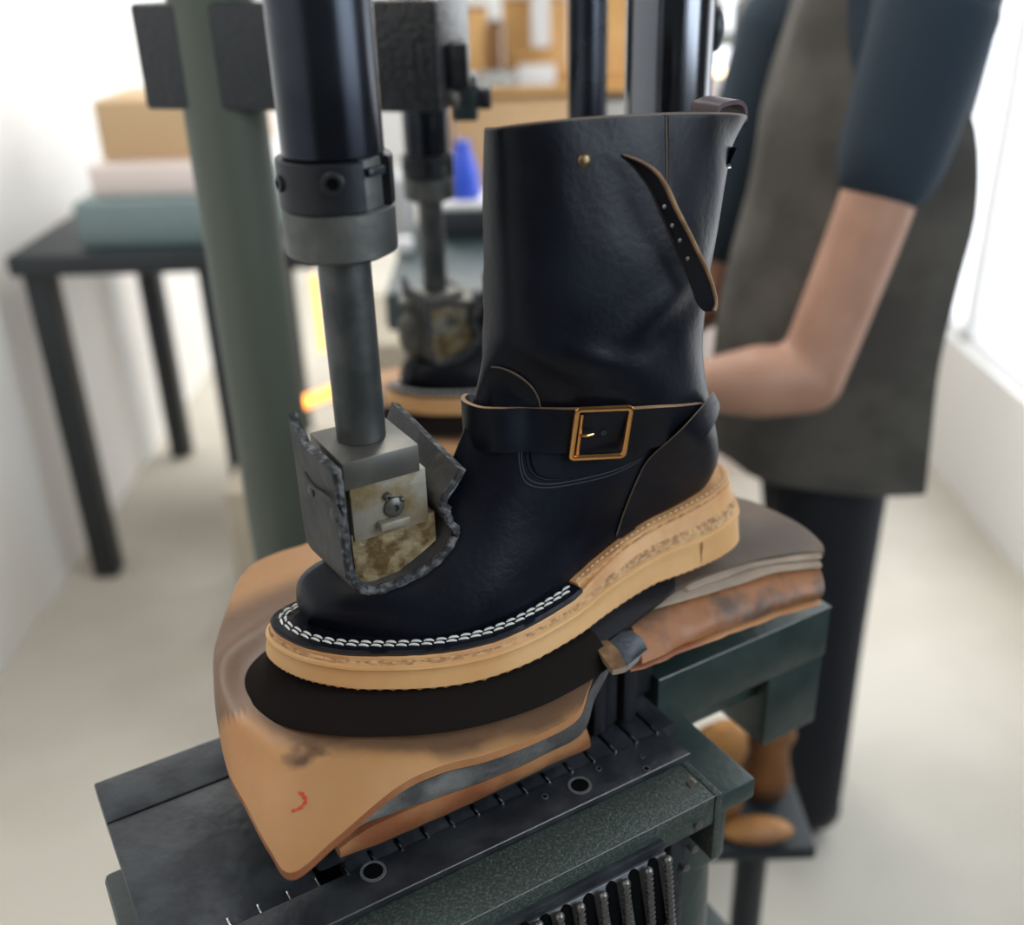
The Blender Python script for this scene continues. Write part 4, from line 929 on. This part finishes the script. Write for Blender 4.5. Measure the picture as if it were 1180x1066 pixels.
onshelf('carton', 'wide tan carton on the rack under the cloth bundles', 'box', mCard, 520, 664, zrow-.419, .385, Yr+.02, .35)
onshelf('carton', 'grey carton on the rack between the two guide posts', 'box', mGreyCloth, 690, 735, zrow-.419, .37, Yr+.01, .35)
# right: white board and grey shelving
tag(MB().wbox(.42, 1.0, 2.2, 2.24, ZF, PY(850, 82, 2.2).z, .004).build('foam_board', mPink), 'warm white upright board behind the person', 'board')
rk = rack('metal_rack', 'grey metal rack with glass jars high behind the polished post', 2.6, .50, 1.05, [ZF+.2, -.5, PY(860, 45, 2.6).z, .4], .3, mat('grey_rack_paint', (.30, .31, .28), .6))
zz = PY(860, 45, 2.6).z
for i, x in enumerate((.61, .71, .86, .96)):
    tag(MB().lathe(Vector((x, 2.68, zz)), Z3, [(.035, 0), (.04, .01), (.04, .09), (.02, .11), (.02, .13)], 20).build('glass_jar', mat('jar_glass', (.35, .36, .34), .15)), ['first grey jar on the metal rack from the polished post', 'second grey jar on the metal rack from the polished post', 'third grey jar on the metal rack from the polished post', 'grey jar furthest right on the metal rack'][i], 'jar', 'jars on the metal rack')
lp = thing('bench_lamp', 'small lit warm bench lamp right of the polished post', 'lamp', (PY(829, 80, 1.9).x, 1.9, PY(829, 80, 1.9).z-.3))
q = PY(829, 82, 1.9); MB().ball(q, .014, .014, .010, 12).build('bulb', mWarmTube, lp); MB().cyl(q-Z3*.9, q-Z3*.01, .008, 10).build('stem', mLamp, lp)
MB().cyl(Vector((q.x, q.y, ZF)), Vector((q.x, q.y, ZF+.02)), .1, 20).build('lamp_base', mLamp, lp); MB().cyl(Vector((q.x, q.y, ZF+.02)), q-Z3*.85, .008, 10).build('stem', mLamp, lp)
# centre left: teal machine table with blue bottle and tray
tz = PY(500, 330, 1.15).z
mt = thing('teal_machine_table', 'blurred teal enamel machine table behind the rear ram', 'machine', (-.1, 1.5, ZF))
ta = PY(425, 300, 1.15).x; 
MB().wbox(-.205, .25, 1.12, 1.62, tz-.07, tz, .01).build('table_top', mTeal, mt)
MB().wbox(-.185, .15, 1.2, 1.55, ZF, tz-.07, .01).build('cabinet', mDarkBox, mt)
zt2 = tz
yb = 1.50; qq = PY(527, 240, yb)
tag(MB().wbox(qq.x-.03, qq.x+.12, yb-.04, yb+.10, zt2, zt2+.055, .006).build('black_case', mDarkBox), 'black case under the white tray beside the boot shaft', 'case')
tag(MB().wbox(qq.x-.03, qq.x+.12, yb-.04, yb+.09, zt2+.0555, zt2+.068, .004).build('white_tray', mWhite), 'white tray lying on the black case', 'tray')
bt_ = thing('blue_bottle', 'bright blue plastic bottle on the white tray', 'bottle', (qq.x+.02, yb+.02, zt2+.069))
bs = Vector((qq.x+.015, yb+.02, zt2+.069)); MB().lathe(bs, Z3, [(.030, 0), (.033, .006), (.030, .05), (.018, .085), (.014, .095)], 24).build('bottle_body', mBlue, bt_); MB().lathe(bs+Z3*.095, Z3, [(.015, 0), (.015, .012), (.006, .014)], 16).build('cap', mBlue, bt_)
tag(MB().wbox(PY(440, 240, 1.45).x, PY(474, 240, 1.45).x, 1.42, 1.56, zt2, zt2+.13, .02).build('grey_sack', mGreyCloth), 'slumped grey sack on the teal table behind the rear rod', 'sack')
tag(MB().wbox(PY(453, 240, 1.40).x, PY(474, 240, 1.40).x, 1.36, 1.40, zt2, zt2+.028, .008).build('white_carton', mWhite), 'small white carton in front of the grey sack', 'carton')
# left: bench with cartons, dark tray, heater
zb_ = PY(340, 300, 1.6).z
bn_ = thing('packing_bench', 'pale packing bench far left behind the green post', 'bench', (-.75, 2.0, ZF))
MB().wbox(XL+.05, -.42, 1.70, 2.5, zb_-.05, zb_, .01).build('bench_top', mDarkBox, bn_)
for x, y in ((-1.05, 1.75), (-.66, 1.75), (-1.05, 2.45), (-.66, 2.45)): MB().wbox(x-.03, x+.03, y-.03, y+.03, ZF, zb_-.05, .004).build('leg', mDarkBox, bn_)
tag(MB().wbox(-.95, -.52, 1.75, 2.2, zb_, zb_+.10, .01).build('enamel_tin', mat('pale_teal_tin', (.20, .27, .27), .5)), 'pale teal tin on the packing bench', 'tin')
tag(MB().wbox(-.92, -.60, 1.80, 2.1, zb_+.101, zb_+.17, .01).build('carton', mPink), 'pinkish carton on top of the pale teal tin', 'box')
tag(MB().wbox(-.90, -.56, 1.85, 2.1, zb_+.171, zb_+.30, .01).build('carton', mCard), 'tan carton topmost on the pile of the packing bench', 'box')
ht = thing('infrared_heater', 'glowing orange heater elements behind the nearest ram rod', 'heater', (-.22, 1.2, ZF))
q1, q2 = PY(361, 318, 1.25), PY(372, 405, 1.25); MB().cyl(q1, q2, .0065, 12).build('heating_element', mHeat, ht)
q3, q4 = PY(334, 470, 1.25), PY(392, 448, 1.25); MB().cyl(q3, q4, .012, 12).build('heating_element', mHeat, ht)
MB().tube([q1+Vector((.05, .03, .03)), q2+Vector((.05, .03, 0)), q4+Vector((.02, .03, -.05)), Vector((q4.x+.02, 1.28, ZF))], .009, 10).build('heater_stand', mDarkBox, ht)
tag(MB().wbox(-.38, -.12, 1.75, 2.15, ZF, -.55, .01).build('carton', mat('beige_card', (.52, .46, .36), .8)), 'tall beige carton on the floor between post and rod', 'box')
tag(MB().wbox(-.60, -.34, 1.35, 1.66, ZF, -.72, .01).build('carton', mat('beige_card', (.52, .46, .36), .8)), 'lower beige carton standing nearer on the floor', 'box')
# right lower: stand with amber leather pieces
st = thing('low_stand', 'dark low stand on the floor right of the press', 'stand', (.42, .55, ZF))
q = PY(855, 960, .38)
sx, sy_, sz = q.x, .40, PY(855, 955, .40).z
MB().wbox(sx-.05, sx+.09, sy_-.035, sy_+.10, sz-.02, sz, .005).build('stand_top', mDarkBox, st)
MB().cyl(Vector((sx+.03, sy_+.03, ZF)), Vector((sx+.03, sy_+.03, sz-.03)), .02, 16).build('stand_post', mDarkBox, st)
MB().cyl(Vector((sx+.03, sy_+.03, ZF)), Vector((sx+.03, sy_+.03, ZF+.02)), .12, 24).build('stand_foot', mDarkBox, st)
def last(name, lab, c, s, m, tw=0):
    mb = MB(); ring_ = []
    pr_ = [(-.5, .10, .08, .02), (-.42, .26, .2, .04), (-.2, .34, .24, .08), (.05, .30, .30, .15), (.25, .24, .5, .22), (.42, .24, .55, .25), (.5, .12, .4, .25)]
    for (u_, w_, h_, zc_) in pr_:
        ring_.append([Vector((c.x + s*(u_*math.cos(tw) - w_*math.cos(a)*.5*math.sin(tw)), c.y + s*(u_*math.sin(tw) + w_*math.cos(a)*.5*math.cos(tw)), c.z + s*(zc_ + h_*.5*math.sin(a)))) for a in [2*PI*k/20 for k in range(20)]])
    o = loops(ring_, name, m, None); return tag(o, lab, 'shoe last')
def lastv(name, lab, c, L, w, m, lean=0.0):
    rg_ = []
    for t, r in [(0, .55), (.08, .8), (.25, .95), (.45, .75), (.6, .7), (.75, .95), (.9, .85), (1, .4)]:
        cc = c + Z3*L*t + Vector((lean*t, 0, 0)); rg_.append([cc + Vector((math.cos(a)*w*r*(1.15 if math.cos(a) < 0 else .85), math.sin(a)*w*r*.7, 0)) for a in [2*PI*k/20 for k in range(20)]])
    return tag(loops(rg_, name, m, None), lab, 'shoe last')
lastv('wooden_last', 'amber upright wooden last on the low stand, nearest the press deck', Vector((sx-.02, sy_+.02, sz)), lerp(.150, .150, 0), .036, mAmber)
lastv('wooden_last', 'burnt orange upright last on the low stand, right of the amber one', Vector((sx+.050, sy_+.055, sz)), .135, .034, mOrange)
tag(MB().ball(Vector((sx+.02, sy_-.015, sz+.012)), .045, .022, .012, 16).build('leather_offcut', mAmber), 'pale amber leather offcut lying at the front of the low stand', 'leather scrap')
tag(MB().wbox(.34, .66, -.30, -.02, ZF, ZF+.25, .02).build('dark_crate', mDarkBox), 'dark crate on the floor at the lower right', 'crate')
# =================================================================== LIGHT
w = bpy.data.worlds.new('world'); sc.world = w; w.use_nodes = True
w.node_tree.nodes['Background'].inputs['Color'].default_value = (0.92, 0.96, 1.0, 1); w.node_tree.nodes['Background'].inputs['Strength'].default_value = 2.2
def area(name, loc, target, size, power, col=(1, 1, 1)):
    l = bpy.data.lights.new(name, 'AREA'); l.shape = 'RECTANGLE'; l.size, l.size_y = size; l.energy = power; l.color = col
    o = bpy.data.objects.new(name, l); COL.objects.link(o); o.location = loc; o.rotation_euler = (Vector(target)-Vector(loc)).to_track_quat('-Z', 'Y').to_euler(); return o
area('daylight_window', (XR-.02, 1.8, .35), (0, .6, -.1), (2.2, 1.9), 14, (.93, .97, 1))
area('daylight_window_far', (XR-.02, 5.0, .35), (0, 4.0, -.3), (2.6, 1.9), 30, (.93, .97, 1))
area('daylight_window_near', (XR-.02, -.75, .70), (0, -.75, .6), (1.1, 1.25), 22, (.72, .86, 1))
area('ceiling_wash', (.0, 1.0, ZC-.25), (0, .1, -.1), (.3, .9), 15, (1.0, .97, .92))
area('left_aisle_wash', (-.45, 3.2, ZC-.25), (-.8, 3.4, -1), (.5, 2.0), 45, (1, .98, .95))  # extra light added to keep the left wall bright
area('front_fill', (-.45, -1.2, 1.3), (0, 0, -.1), (1.2, 1.2), 9, (1.0, .88, .72))  # added warm fill for the near faces, not a known lamp
sc.view_settings.view_transform = 'Standard'; sc.view_settings.look = 'None'; sc.view_settings.exposure = 0.0; sc.view_settings.gamma = 1.0
sc.cycles.use_denoising = True
sc.cycles.max_bounces = 6
